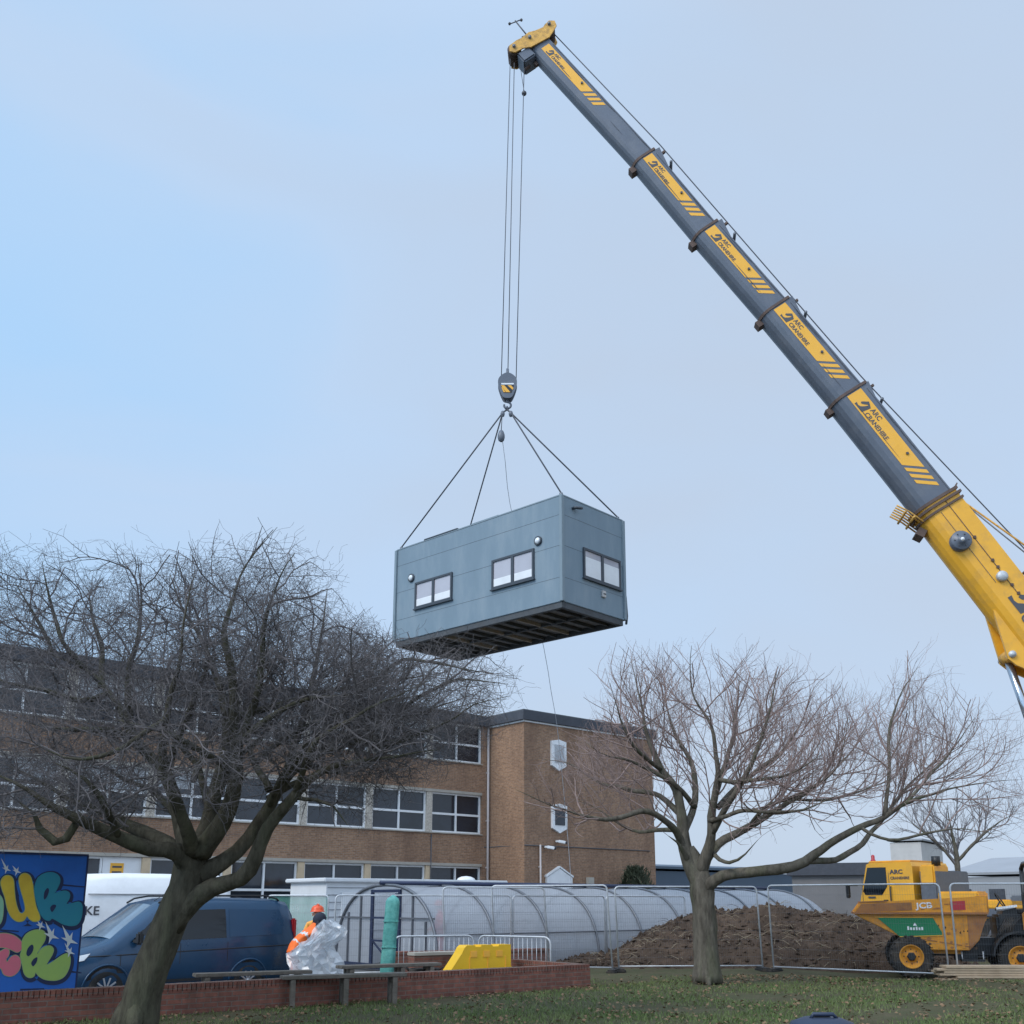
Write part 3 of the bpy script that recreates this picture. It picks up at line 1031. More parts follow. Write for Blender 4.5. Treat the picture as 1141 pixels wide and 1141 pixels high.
# ------------------------------------------------------------------ vans
def van(name, label, loc, rz, paint, S, wins, scale=1.0, trim=True, wheel_r=0.335, wb=(0.93, 3.86)):
    """S: stations (x, sill z, belt z, shoulder z, top z, half width at belt, half width at shoulder)"""
    t = thing(name, label, 'van', loc, rz)
    ring = []
    for (x, zs, zb, zh, zt, wbt, wsh) in S:
        half = [(wbt * 0.955, zs), (wbt * 0.995, lerp(zs, zb, 0.35)), (wbt, lerp(zs, zb, 0.6)), (wbt * 0.985, zb), (lerp(wbt * .985, wsh, .5) + .012, lerp(zb, zh, 0.5)), (wsh, zh),
                (wsh * 0.86, lerp(zh, zt, 0.75)), (wsh * 0.5, zt - 0.008), (0, zt)]
        ring.append([(x, -y, z) for y, z in half] + [(x, y, z) for y, z in half[-2::-1]])
    n = len(ring[0])
    b = MB()
    vs = [p for r_ in ring for p in r_]
    fs = []
    for i in range(len(ring) - 1):
        for j in range(n - 1):
            fs.append((i * n + j, i * n + j + 1, (i + 1) * n + j + 1, (i + 1) * n + j))
        fs.append((i * n + n - 1, i * n, (i + 1) * n, (i + 1) * n + n - 1))
    fs.append(tuple(range(n - 1, -1, -1)))
    fs.append(tuple((len(ring) - 1) * n + j for j in range(n)))
    b.add(vs, fs, paint, True)

    def st(x):
        for i in range(len(S) - 1):
            if S[i][0] <= x <= S[i + 1][0]:
                k = (x - S[i][0]) / (S[i + 1][0] - S[i][0])
                return [lerp(a, c, k) for a, c in zip(S[i], S[i + 1])]
        return list(S[-1])

    def side(x, z, sgn, off):
        (_, zs, zb, zh, zt, w1, w2) = st(x)
        if z <= zb:
            k = (z - zs) / max(1e-6, zb - zs)
            w = lerp(w1 * .955, w1, min(1, k / .6)) if k < .6 else lerp(w1, w1 * .985, (k - .6) / .4)
        else:
            k = min(1, (z - zb) / max(1e-6, zh - zb))
            w = lerp(w1 * .985, w2, k) + 0.012 * (1 - abs(2 * k - 1))
        return V((x, sgn * (w + off), z))

    def panel(poly, sgn, m, off, bld):
        # poly of (x, z); cut into columns so that it follows the body
        xs = sorted({p[0] for p in poly})
        full = []
        for a, c in zip(xs, xs[1:]):
            k = max(1, int((c - a) / 0.12))
            full += [lerp(a, c, i / k) for i in range(k)]
        full.append(xs[-1])

        def span(x):
            zz = []
            for i in range(len(poly)):
                (x0, z0), (x1, z1) = poly[i], poly[(i + 1) % len(poly)]
                if abs(x1 - x0) > 1e-9 and min(x0, x1) - 1e-9 <= x <= max(x0, x1) + 1e-9:
                    zz.append(z0 + (z1 - z0) * (x - x0) / (x1 - x0))
            return min(zz), max(zz)
        cols = []
        for x in full:
            lo, hi = span(x)
            cols.append([side(x, lerp(lo, hi, q / 4), sgn, off) for q in range(5)])
        vs = [p for c in cols for p in c]
        fs = []
        for i in range(len(cols) - 1):
            for j in range(4):
                f = (i * 5 + j, (i + 1) * 5 + j, (i + 1) * 5 + j + 1, i * 5 + j + 1)
                fs.append(f if sgn < 0 else f[::-1])
        bld.add(vs, fs, m, True)

    # swages, sills, shut lines, arches
    L_ = S[-1][0]
    for sgn in (-1, 1):
        if trim:
            for x0, x1, z in ((0.5, L_ - 0.15, 0.92), ):
                b.tube([side(x0 + (x1 - x0) * i / 20, z + 0.10 * i / 20, sgn, 0.0) for i in range(21)], 0.011, 'black_plastic', 5)
            panel([(1.35, 0.40), (3.3, 0.40), (3.3, 0.455), (1.35, 0.455)], sgn, 'black_plastic', 0.012, b)
            panel([(1.8, 0.545), (3.25, 0.545), (3.25, 0.56), (1.8, 0.56)], sgn, 'alloy', 0.006, b)
        for x in ((1.15, 2.33, 3.35) if trim else (1.2, 2.3)):
            panel([(x, 0.42), (x + 0.014, 0.42), (x + 0.014, 1.12), (x, 1.12)], sgn, 'black_plastic', 0.003, b)
        for wx in wb:
            for i in range(16):
                a0, a1 = math.pi * i / 16, math.pi * (i + 1) / 16
                pts = []
                for a, r_ in ((a0, wheel_r + .085), (a1, wheel_r + .085), (a1, 0.02), (a0, 0.02)):
                    pts.append(side(wx + r_ * math.cos(a), wheel_r + r_ * math.sin(a) * 1.0, sgn, 0.006))
                b.add(pts, [(0, 1, 2, 3)], 'black_rubber')
            b.tube([side(wx + (wheel_r + .10) * math.cos(math.pi * i / 16), wheel_r + (wheel_r + .10) * math.sin(math.pi * i / 16), sgn, 0.006) for i in range(17)], 0.022, paint, 6)
    b.box((L_ + 0.02, 0, 0.42), (0.12, 1.8, 0.24), 'black_plastic', bev=0.04)
    b.box((-0.02, 0, 0.38), (0.16, 1.76, 0.26), 'black_plastic', bev=0.05)
    b.box((0.0, 0, 0.66), (0.06, 1.2, 0.22), 'black_plastic', bev=0.02)
    bd = b.build('body', t)
    for sgn in (-1, 1):
        for poly, m in wins:
            g = MB()
            panel(poly, sgn, m, 0.007, g)
            g.build('window', t)
        wm = MB()
        q = side(1.42, 1.18, sgn, 0.0)
        wm.beam(q, q + V((0.02, sgn * 0.1, 0)), 0.06, 0.06, 'black_plastic')
        wm.box(q + V((0.02, sgn * 0.17, 0.05)), (0.11, 0.17, 0.24), 'black_plastic', bev=0.035)
        wm.build('wing_mirror', t)
        hl = MB()
        panel([(0.10, 0.78), (0.50, 0.86), (0.62, 0.98), (0.3, 0.92)], sgn, 'lamp_clear', 0.012, hl)
        hl.build('headlight', t)
        tl = MB()
        tl.box(side(L_ - 0.02, 1.25, sgn, -0.03), (0.10, 0.12, 0.62), 'lamp_red', bev=0.03)
        tl.build('tail_light', t)
        for wx in wb:
            w_ = MB()
            Mx = rotm((1, 0, 0), (0, 0, 1), (0, -1, 0), (wx, sgn * (S[5][5] - 0.115), wheel_r))
            w_.lathe([(0.21, -0.10), (wheel_r - 0.03, -0.115), (wheel_r, -0.08), (wheel_r, 0.08), (wheel_r - 0.03, 0.115), (0.215, 0.10)], 'black_rubber', Mx, 28)
            wh = w_.build('wheel', t)
            rm = MB()
            rm.lathe([(0.21, -0.09), (0.225, 0.0), (0.21, 0.10), (0.19, 0.085), (0.0, 0.06)] if sgn < 0 else [(0.0, -0.06), (0.19, -0.085), (0.21, -0.10), (0.225, 0.0), (0.21, 0.09)], 'black_plastic', Mx, 28)
            for i in range(10):
                a = 2 * math.pi * i / 10
                c = Mx @ V((math.cos(a) * 0.13, math.sin(a) * 0.13, -sgn * 0.098))
                rm.box(c, (0.16, 0.02, 0.03), 'alloy', Matrix.Rotation(-a, 3, 'Y'))
            rm.lathe([(0.05, -sgn * 0.08), (0.05, -sgn * 0.115), (0.02, -sgn * 0.125)], 'alloy', Mx, 12)
            rm.build('rim', wh)
    ws = MB()
    i0 = [i for i, q in enumerate(S) if q[7 - 1] is not None]
    a, c = S[4], S[5]
    rows = []
    for k in range(7):
        s_ = [lerp(p, q, 0.06 + 0.88 * k / 6) for p, q in zip(a, c)]
        rows.append([V((s_[0] - 0.012, y * s_[6] * 0.93, (s_[4] + 0.012 - (abs(y) ** 2.6) * (s_[4] - s_[3]) * 0.9))) for y in (-1, -.8, -.5, -.2, .2, .5, .8, 1)])
    ws.add([p for r_ in rows for p in r_], [(i * 8 + j, i * 8 + j + 1, (i + 1) * 8 + j + 1, (i + 1) * 8 + j) for i in range(6) for j in range(7)], 'screen_glass', True)
    ws.build('windscreen', t)
    return t, b


CUST = [(0.0, .34, .62, .70, .74, .70, .66), (0.08, .26, .66, .82, .90, .86, .78), (0.30, .24, .72, .93, 1.00, .94, .84), (0.75, .24, .80, 1.06, 1.12, .97, .86),
        (1.02, .24, .95, 1.14, 1.20, .985, .84), (1.98, .24, 1.13, 1.78, 1.90, .99, .80), (2.35, .24, 1.15, 1.86, 1.98, .99, .81), (3.2, .24, 1.17, 1.875, 2.0, .99, .82),
        (4.5, .24, 1.20, 1.86, 1.98, .99, .82), (4.82, .26, 1.20, 1.82, 1.92, .97, .80), (4.95, .30, 1.18, 1.62, 1.70, .94, .79), (4.97, .34, 1.1, 1.5, 1.56, .92, .78)]
bv, _ = van('parked_van', 'dark blue panel van parked behind the brick wall and leaning tree', (-8.80, 19.36, -0.25), R(45), 'van_blue', CUST,
            [([(1.33, 1.14), (1.95, 1.165), (2.20, 1.17), (2.20, 1.72), (1.98, 1.70), (1.62, 1.42)], 'van_glass'),
             ([(2.30, 1.18), (3.32, 1.20), (3.32, 1.76), (2.30, 1.74)], 'van_glass'),
             ([(3.40, 1.21), (4.62, 1.24), (4.66, 1.50), (4.60, 1.74), (3.40, 1.76)], 'van_blue')])
rb = MB()
for y in (-0.70, 0.70):
    rb.tube([(1.95, y, 1.88), (2.1, y, 1.97), (2.4, y, 2.02), (4.3, y, 2.03), (4.6, y, 1.97), (4.66, y, 1.92)], 0.02, 'black_plastic', 6)
rb.build('roof_rail', bv)
rb = MB()
rb.tube([(2.05, -0.3, 1.92), (2.5, -0.32, 2.22)], 0.006, 'black_plastic', 4)
rb.build('aerial', bv)

LUT = [(0.0, .40, .70, .84, .90, .74, .70), (0.10, .30, .76, 1.0, 1.08, .92, .84), (0.35, .28, .85, 1.12, 1.20, .98, .88), (0.70, .28, .95, 1.22, 1.30, 1.0, .90),
       (0.95, .28, 1.1, 1.34, 1.42, 1.0, .89), (1.85, .28, 1.35, 2.10, 2.28, 1.0, .84), (2.25, .28, 1.4, 2.40, 2.58, 1.0, .86), (3.2, .28, 1.4, 2.46, 2.62, 1.0, .88),
       (5.6, .28, 1.4, 2.46, 2.60, 1.0, .88), (5.78, .30, 1.4, 2.42, 2.54, .99, .87), (5.88, .34, 1.4, 2.3, 2.36, .98, .87), (5.9, .36, 1.4, 2.2, 2.24, .96, .86)]
WVX = onx(30, 25.5)
wv, _ = van('parked_van', 'white high roofed van mostly hidden by the blue van and mural board', (-13.0, 25.05, -0.24), R(30), 'white_paint', LUT,
            [([(1.3, 1.42), (2.15, 1.45), (2.15, 2.05), (1.85, 2.02), (1.5, 1.72)], 'van_glass')], wheel_r=0.35, wb=(1.0, 4.4), trim=False)
tx = MB()
tx.text('KE', 0.30, 'decal_dark', rotm((1, 0, 0), (0, 0, 1), (0, -1, 0), (2.34, -0.985, 1.58)), off=0.006)
tx.box((4.0, -0.945, 2.08), (3.2, 0.03, 0.02), 'shed_grey')
tx.build('side_lettering', wv)

# ------------------------------------------------------------------ white site cabin
ca, cb = V((onx(363, 34.4), 34.4, -0.1)), V((onx(560, 39.3), 39.3, -0.1))
d = cb - ca
site = thing('site_cabin', 'white flat roofed site cabin standing behind the polytunnel', 'cabin', ca, math.atan2(d.y, d.x))
l = d.length
b = MB()
b.box((l / 2, 1.25, 1.25), (l, 2.5, 2.3), 'cabin_white')
for k in range(9):
    b.box((l / 2, -0.008, 0.3 + k * 0.24), (l - 0.1, 0.016, 0.03), 'shed_grey')
b.build('wall', site)
b = MB()
b.box((l / 2, 1.25, 2.47), (l + 0.3, 2.8, 0.14), 'cabin_white', bev=0.03)
b.ball((l * 0.80, 0.3, 2.53), 0.3, 'white_paint', 12, (1.3, 1.0, 0.55))
b.build('roof', site)
b = MB()
b.box((1.0, -0.03, 1.1), (0.85, 0.06, 1.95), 'white_paint', bev=0.01)
b.box((1.32, -0.07, 1.1), (0.03, 0.05, 0.14), 'galv')
b.build('door', site)
b = MB()
for x in (0.4, l / 2, l - 0.4):
    for y in (0.3, 2.2):
        b.box((x, y, 0.05), (0.3, 0.3, 0.12), 'concrete')
b.build('support_block', site)

# ------------------------------------------------------------------ polytunnel
TD = V((0.766, 0.643, 0))
TA = V((-1.86, 26.2, -0.12))               # the near front corner
TLEN, TW, TH = 19.0, 5.0, 2.22
tun = thing('polytunnel', 'long translucent polytunnel greenhouse with bare steel hoops', 'greenhouse', TA, math.atan2(TD.y, TD.x))


def hoop(x, sc=1.0, n=24):
    """arch in the local frame; y from 0 (front foot) to TW"""
    out = []
    for i in range(n + 1):
        a = math.pi * i / n
        c, s_ = math.cos(a), math.sin(a)
        y = TW / 2 - (abs(c) ** 0.82) * math.copysign(1, c) * TW / 2 * sc
        z = (s_ ** 0.80) * TH * sc
        out.append(V((x, y, z)))
    return out


NBAY = 10
film = MB()
vs, fs = [], []
NX = 80
for i in range(NX + 1):
    x = TLEN * i / NX
    sag = 0.988 - 0.012 * abs(math.sin(math.pi * NBAY * i / NX))
    end = 1.0
    if x > TLEN - 1.6:
        q = (x - (TLEN - 1.6)) / 1.6
        end = math.sqrt(max(0.0, 1 - q * q * 0.93))
    for p in hoop(x, sag):
        vs.append((p.x, TW / 2 + (p.y - TW / 2) * lerp(1, end, .6), p.z * end))
for i in range(NX):
    for j in range(24):
        fs.append((i * 25 + j, i * 25 + j + 1, (i + 1) * 25 + j + 1, (i + 1) * 25 + j))
film.add(vs, fs, 'polythene', True)
cover = film.build('polythene_cover', tun)
f2 = MB()
o = [(p.y, p.z) for p in hoop(0, 0.985)]
dl, dr = 1.75, 3.1
Me = rotm((0, 1, 0), (0, 0, 1), (1, 0, 0), (0.03, 0, 0))
for seg in ([q for q in o if q[0] <= dl] + [(dl, [q for q in o if q[0] <= dl][-1][1] + .03), (dl, 0.0)],
            [(dr, 0.0), (dr, [q for q in o if q[0] >= dr][0][1] + .03)] + [q for q in o if q[0] >= dr]):
    f2 = MB()
    f2.flat(seg, 'polythene', Me)
    f2.build('end_sheet', tun)
for i in range(NBAY):
    hb = MB()
    hb.tube(hoop(TLEN * i / NBAY if i else 0.0, 1.0), 0.036 if i else 0.045, 'galv_dark', 6)
    hb.build('hoop', tun)
fr = MB()
fr.tube([(-0.15, TW / 2, TH + 0.06), (TLEN - 1.6, TW / 2, TH + 0.06)], 0.065, 'navy_steel', 6)
for y, z in ((0.06, 0.95), (TW - 0.06, 0.95), ):
    fr.tube([(0, y + 0.06, z), (TLEN - 1.2, y + 0.06, z)], 0.022, 'galv_dark', 5)
fr.tube([(0, 0.0, 0.1), (TLEN - 1.0, 0.0, 0.1)], 0.045, 'bench_wood', 4)
fr.build('ridge_and_rails', tun)
df = MB()
for y in (dl, dr):
    df.box((-0.01, y, 1.05), (0.07, 0.08, 2.1), 'navy_steel')
df.box((-0.01, (dl + dr) / 2, 2.06), (0.07, dr - dl, 0.08), 'navy_steel')
for y in (0.55, 1.15, 3.7, 4.35):
    zt = min(p.z for p in hoop(0) if abs(p.y - y) < 0.3)
    df.box((0, y, zt / 2), (0.05, 0.05, zt), 'galv_dark')
df.box((0.0, 0.95, 1.35), (0.045, 1.55, 0.045), 'galv_dark')
df.box((0.0, 4.0, 1.35), (0.045, 1.75, 0.045), 'galv_dark')
df.box((0, TW / 2, 0.07), (0.06, TW, 0.14), 'navy_steel')
df.build('end_frame', tun)
dd = MB()
for y in (dl + 0.1, dr - 0.1):
    dd.box((-0.05, y, 1.02), (0.05, 0.06, 1.95), 'navy_steel')
for z in (0.1, 0.75, 1.35, 1.95):
    dd.box((-0.05, (dl + dr) / 2, z), (0.05, dr - dl - 0.25, 0.05), 'navy_steel')
dd.beam((-0.05, dl + .15, 0.1), (-0.05, dr - .15, 0.72), 0.04, 0.04, 'navy_steel')
dd.build('door', tun)


# ------------------------------------------------------------------ steel mesh fence panels
def heras(label, a, c, zb=0.06, H=2.0, lean=0.0, net=False, wires=True, foot=True):
    d = V(c) - V(a)
    t = thing('fence_panel', label, 'fence panel', (a[0], a[1], zb), math.atan2(d.y, d.x), 'steel mesh fence panels round the site')
    l = d.length
    fr = MB()
    k = 0.10
    arc = lambda cx, cz, a0: [(cx + k * math.cos(a0 - i * math.pi / 8), 0, cz + k * math.sin(a0 - i * math.pi / 8)) for i in range(5)]
    P = [(0, 0, -0.02)] + arc(k, H - k, math.pi) + arc(l - k, H - k, math.pi / 2) + [(l, 0, -0.02)]
    sh = lambda p: V((p[0] + lean * p[2], p[1], p[2]))
    fr.tube([sh(p) for p in P], 0.021, 'galv', 7)
    fr.tube([sh((0, 0, 0.10)), sh((l, 0, 0.10))], 0.017, 'galv', 6)
    fr.build('frame', t)
    if wires:
        w = MB()
        n = int(l / 0.055)
        for i in range(1, n):
            x = l * i / n
            w.tube([sh((x, 0.004, 0.1)), sh((x, 0.004, H - 0.02))], 0.0013, 'galv_dark', 3, False)
        for i in range(1, 9):
            z = 0.1 + (H - 0.12) * i / 9
            w.tube([sh((0, -0.004, z)), sh((l, -0.004, z))], 0.0020, 'galv_dark', 3, False)
        w.build('mesh_infill', t)
    if net:
        g = MB()
        vs, fs = [], []
        for i in range(31):
            for j in range(13):
                x, z = l * i / 30, 0.05 + (H - 0.06) * j / 12
                vs.append(sh((x, 0.03 + 0.025 * math.sin(i * 1.1 + j * .4) * math.sin(math.pi * j / 12), z)))
        for i in range(30):
            for j in range(12):
                fs.append((i * 13 + j, (i + 1) * 13 + j, (i + 1) * 13 + j + 1, i * 13 + j + 1))
        g.add(vs, fs, 'green_net', True)
        g.build('green_netting', t)
    if foot:
        for x in (0.0, l):
            f = MB()
            f.box((x, 0, 0.0), (0.24, 0.62, 0.12), 'black_rubber', bev=0.035)
            f.build('foot_block', t)
    return t


def gp(px, Y, z=0.0):
    return (onx(px, Y), Y)


heras('steel mesh fence panel between the brick wall end and right-hand tree', gp(688, 25.6), gp(846, 25.9), 0.02, 2.0, -0.03)
heras('widest steel mesh fence panel, standing before the soil heap and dumper', gp(858, 25.8), gp(1050, 23.2), 0.0, 2.05, -0.02)
heras('steel mesh fence panel at the right edge above the timber stack', gp(1060, 23.1), gp(1215, 22.9), 0.0, 2.05)
heras('leaning mesh fence panel directly behind the yellow plastic barrier', gp(498, 25.35), gp(611, 25.9), -0.02, 2.02, -0.055)
heras('leaning mesh fence panel joining the brick wall corner to the soil heap', gp(552, 26.15), gp(681, 25.45), 0.0, 2.05, -0.05)
RB = [TA.xy.to_3d() + TD * (3.45 * i - 4.9) - V((-TD.y, TD.x, 0)) * 0.55 for i in range(6)]
lab = ['mesh fence panel with green netting behind the two workers', 'mesh fence panel close to the polytunnel door and teal post',
       'mesh fence panel along the polytunnel behind the crowd barriers', 'mesh fence panel along the polytunnel reaching the soil heap',
       'mesh fence panel along the polytunnel half buried behind the heap']
for i in range(4):
    a, c = RB[i], RB[i + 1] - TD * 0.07
    if i == 0:
        a, c = V((*gp(298, 26.2), 0)), V((*gp(366, 25.9), 0))
    elif i == 1:
        a = V((*gp(374, 25.6), 0))
    heras(lab[i], a, c, -0.14, 1.95, 0, i == 0, True)


# ------------------------------------------------------------------ crowd barriers
def crowd(label, a, c, zb):
    d = V(c).to_3d() - V(a).to_3d()
    t = thing('crowd_barrier', label, 'barrier', (a[0], a[1], zb), math.atan2(d.y, d.x), 'steel crowd barriers by the planter')
    l = d.length
    b = MB()
    k = 0.16
    arc = lambda cx, cz, a0: [(cx + k * math.cos(a0 - i * math.pi / 8), 0, cz + k * math.sin(a0 - i * math.pi / 8)) for i in range(5)]
    b.tube([(0, 0, 0)] + arc(k, 1.1 - k, math.pi) + arc(l - k, 1.1 - k, math.pi / 2) + [(l, 0, 0)], 0.021, 'galv', 8)
    b.tube([(0, 0, 0.2), (l, 0, 0.2)], 0.018, 'galv', 6)
    b.build('frame', t)
    b = MB()
    n = int(l / 0.12)
    for i in range(1, n):
        b.tube([(l * i / n, 0, 0.2), (l * i / n, 0, 1.1)], 0.0075, 'galv', 5)
    b.build('bars', t)
    for x in (0.12, l - 0.12):
        f = MB()
        f.tube([(x, -0.3, 0.02), (x, -0.1, 0.1), (x, 0.1, 0.1), (x, 0.3, 0.02)], 0.02, 'galv', 6)
        f.build('foot', t)
    return t


crowd('galvanised crowd barrier with vertical bars nearer the teal post', gp(440, 23.9), gp(528, 24.6), -0.22)
crowd('galvanised crowd barrier with vertical bars behind the yellow barrier', gp(534, 24.5), gp(613, 23.3), -0.22)

# ------------------------------------------------------------------ yellow plastic barrier
ya, yc = V((*gp(500, 21.2), -0.22)), V((*gp(571, 22.0), -0.22))
d = yc - ya
yb = thing('plastic_barrier', 'yellow plastic water filled barrier with one sloping end behind the wall', 'barrier', ya, math.atan2(d.y, d.x))
l = d.length
b = MB()
M = rotm((1, 0, 0), (0, 0, 1), (0, -1, 0), (0, 0.2, 0))
H = 1.0
o = [(0, 0), (l, 0), (l, H * .55), (l - .02, H * .57), (l - .02, H), (l * .80, H), (l * .79, H - .035), (l * .70, H - .035), (l * .69, H), (l * .52, H), (l * .515, H - .035), (l * .43, H - .035), (l * .425, H), (l * .30, H), (l * .26, H * .95), (l * .22, H * .84), (0.03, H * .44), (0, H * .38)]
b.prism(o, 0.34, 'barrier_yellow', M)
b.prism([(0.02, 0.0), (l - .02, 0), (l - .05, .3), (l * .12, .3), (0.02, .2)], 0.46, 'barrier_yellow', M)
b.build('shell', yb)
b = MB()
for x in (0.40, 0.60, 0.80):
    b.box((l * x, 0.025, 0.82), (0.16, 0.02, 0.13), 'decal_yellow', bev=0.008)
for x in (0.34, 0.62, 0.90):
    b.box((l * x, 0.026, 0.52), (0.022, 0.02, 0.5), 'decal_yellow', bev=0.006)
b.build('moulded_rib', yb)

# ------------------------------------------------------------------ teal wrapped post
tp0 = V((*gp(432, 22.9), -0.22))
t = thing('wrapped_post', 'teal plastic wrapped round topped post at the polytunnel door', 'post', tp0)
b = MB()
vs, fs = [], []
nr, nz_ = 22, 26
H = 2.02
for j in range(nz_ + 1):
    z = H * j / nz_
    top = 1.0 if z < H - 0.17 else math.sqrt(max(0.02, 1 - ((z - H + 0.17) / 0.17) ** 2))
    for i in range(nr):
        a = 2 * math.pi * i / nr
        w = 1 + 0.07 * noise.noise(V((math.cos(a) * 2, math.sin(a) * 2, z * 4)))
        vs.append((0.155 * top * w * math.copysign(abs(math.cos(a)) ** .7, math.cos(a)) + 0.06 * z, 0.10 * w * top * math.copysign(abs(math.sin(a)) ** .7, math.sin(a)), z))
for j in range(nz_):
    for i in range(nr):
        fs.append((j * nr + i, j * nr + (i + 1) % nr, (j + 1) * nr + (i + 1) % nr, (j + 1) * nr + i))
fs.append(tuple(nz_ * nr + i for i in range(nr)))
b.add(vs, fs, 'teal_wrap', True)
b.build('wrapping', t)
b = MB()
for z in (0.35, 0.9, 1.45):
    b.box((0.06 * z, 0, z), (0.335, 0.225, 0.02), 'teal_wrap', bev=0.008)
b.build('binding_strap', t)

# ------------------------------------------------------------------ benches
def bench(label, a, c, ztop, width, zg, legs, planks=2, back=0.0):
    d = V(c).to_3d() - V(a).to_3d()
    t = thing('wooden_bench', label, 'bench', (a[0], a[1], zg), math.atan2(d.y, d.x), 'weathered wooden benches by the wall')
    l = d.length
    h = ztop - zg
    b = MB()
    pw = width / planks
    for i in range(planks):
        b.box((l / 2 + 0.01 * i, pw * (i + .5), h - 0.035), (l + 0.02 * i, pw - 0.018, 0.055), 'bench_wood', bev=0.008)
    b.build('seat', t)
    for x in legs:
        for y in (0.05, width - 0.05):
            g = MB()
            g.box((l * x, y, h / 2 - 0.06), (0.085, 0.085, h - 0.02), 'bench_wood', bev=0.006)
            g.build('leg', t)
        g = MB()
        g.box((l * x, width / 2, h - 0.115), (0.06, width - 0.2, 0.09), 'bench_wood')
        g.build('cross_rail', t)
    return t


bench('three legged-pair wooden bench on the grass before the brick wall', (onx(320, 16.75), 16.75), (onx(456, 17.55), 17.55), 0.50, 0.34, 0.0, (0.08, 0.50, 0.90))
bench('wooden bench behind the brick wall in front of the blue van', (onx(224, 17.0), 17.0), (onx(352, 17.9), 17.9), 0.52, 0.32, -0.22, (0.1, 0.9))
bench('wooden bench behind the brick wall beneath the teal post', (onx(384, 18.9), 18.9), (onx(494, 19.9), 19.9), 0.53, 0.36, -0.22, (0.1, 0.6, 0.9))
t = thing('rubber_tub', 'black rubber tub hanging open below the bench by the planter', 'tub', (onx(474, 20.3), 20.3, -0.22))
b = MB()
b.lathe([(0.16, 0.0), (0.23, 0.15), (0.28, 0.42), (0.30, 0.62), (0.27, 0.62), (0.24, 0.4), (0.12, 0.06)], 'black_rubber', None, 20)
b.build('bowl', t)
for s_ in (-1, 1):
    b = MB()
    b.tube([(s_ * .29, -.08, .58), (s_ * .36, -.06, .64), (s_ * .36, .06, .64), (s_ * .29, .08, .58)], 0.014, 'black_rubber', 6)
    b.build('handle', t)

# ------------------------------------------------------------------ crumpled plastic sheeting
SY = 19.6
out = [(317, 1064), (327, 1056), (343, 1046), (349, 1035), (354, 1027), (363, 1025), (374, 1030), (387, 1037), (382, 1046), (370, 1054), (376, 1063), (384, 1071), (386, 1098), (324, 1098), (322, 1075)]
o3 = [at(x, y, SY) for x, y in out]
poly = [(p.x, p.z) for p in o3]
z0, z1 = min(p[1] for p in poly), max(p[1] for p in poly)
t0 = V((sum(p[0] for p in poly) / len(poly), SY, -0.22))
b = MB()
rsh = random.Random(31)


def zspan(z):
    xs = []
    for i in range(len(poly)):
        (xa, za), (xb, zb_) = poly[i], poly[(i + 1) % len(poly)]
        if (za > z) != (zb_ > z):
            xs.append(xa + (xb - xa) * (z - za) / (zb_ - za))
    return (min(xs), max(xs)) if xs else (None, None)


NU, NV = 14, 17
for layer, (yy, amp, sh) in enumerate(((-.12, .17, 1.0), (.10, .2, .93), (.34, .2, .8))):
    vs, fs = [], []
    for j in range(NV + 1):
        z = lerp(z0 + .002, z1 - .012, j / NV)
        xl, xr = zspan(z)
        c_ = (xl + xr) / 2
        xl, xr = c_ + (xl - c_) * sh, c_ + (xr - c_) * sh
        for i in range(NU + 1):
            edge = i in (0, NU)
            u = i / NU + (0 if edge else rsh.uniform(-.035, .035))
            bulge = .30 * (1 - (2 * i / NU - 1) ** 2)
            vs.append((lerp(xl, xr, u), SY + yy - bulge * (.7 - .45 * layer) + rsh.uniform(-amp, amp) * .42 + .12 * noise.noise(V((i * .45, j * .35, layer * 5.0))) + .22 * (z - z0),
                       z + rsh.uniform(-.03, .03)))
    w_ = NU + 1
    for j in range(NV):
        for i in range(NU):
            q = (j * w_ + i, j * w_ + i + 1, (j + 1) * w_ + i + 1, (j + 1) * w_ + i)
            fs += [(q[0], q[1], q[2]), (q[0], q[2], q[3])] if rsh.random() < .5 else [(q[0], q[1], q[3]), (q[1], q[2], q[3])]
    b.add(vs, fs, 'wrap_film', False)
tag(b.build('plastic_sheeting', loc=t0), 'heap of crumpled clear plastic sheeting held by the stooping worker', 'plastic sheet')


# ------------------------------------------------------------------ people
def seg_dist(p, a, c):
    d = c - a
    k = max(0, min(1, (p - a).dot(d) / max(1e-9, d.dot(d))))
    return (p - a - d * k).length


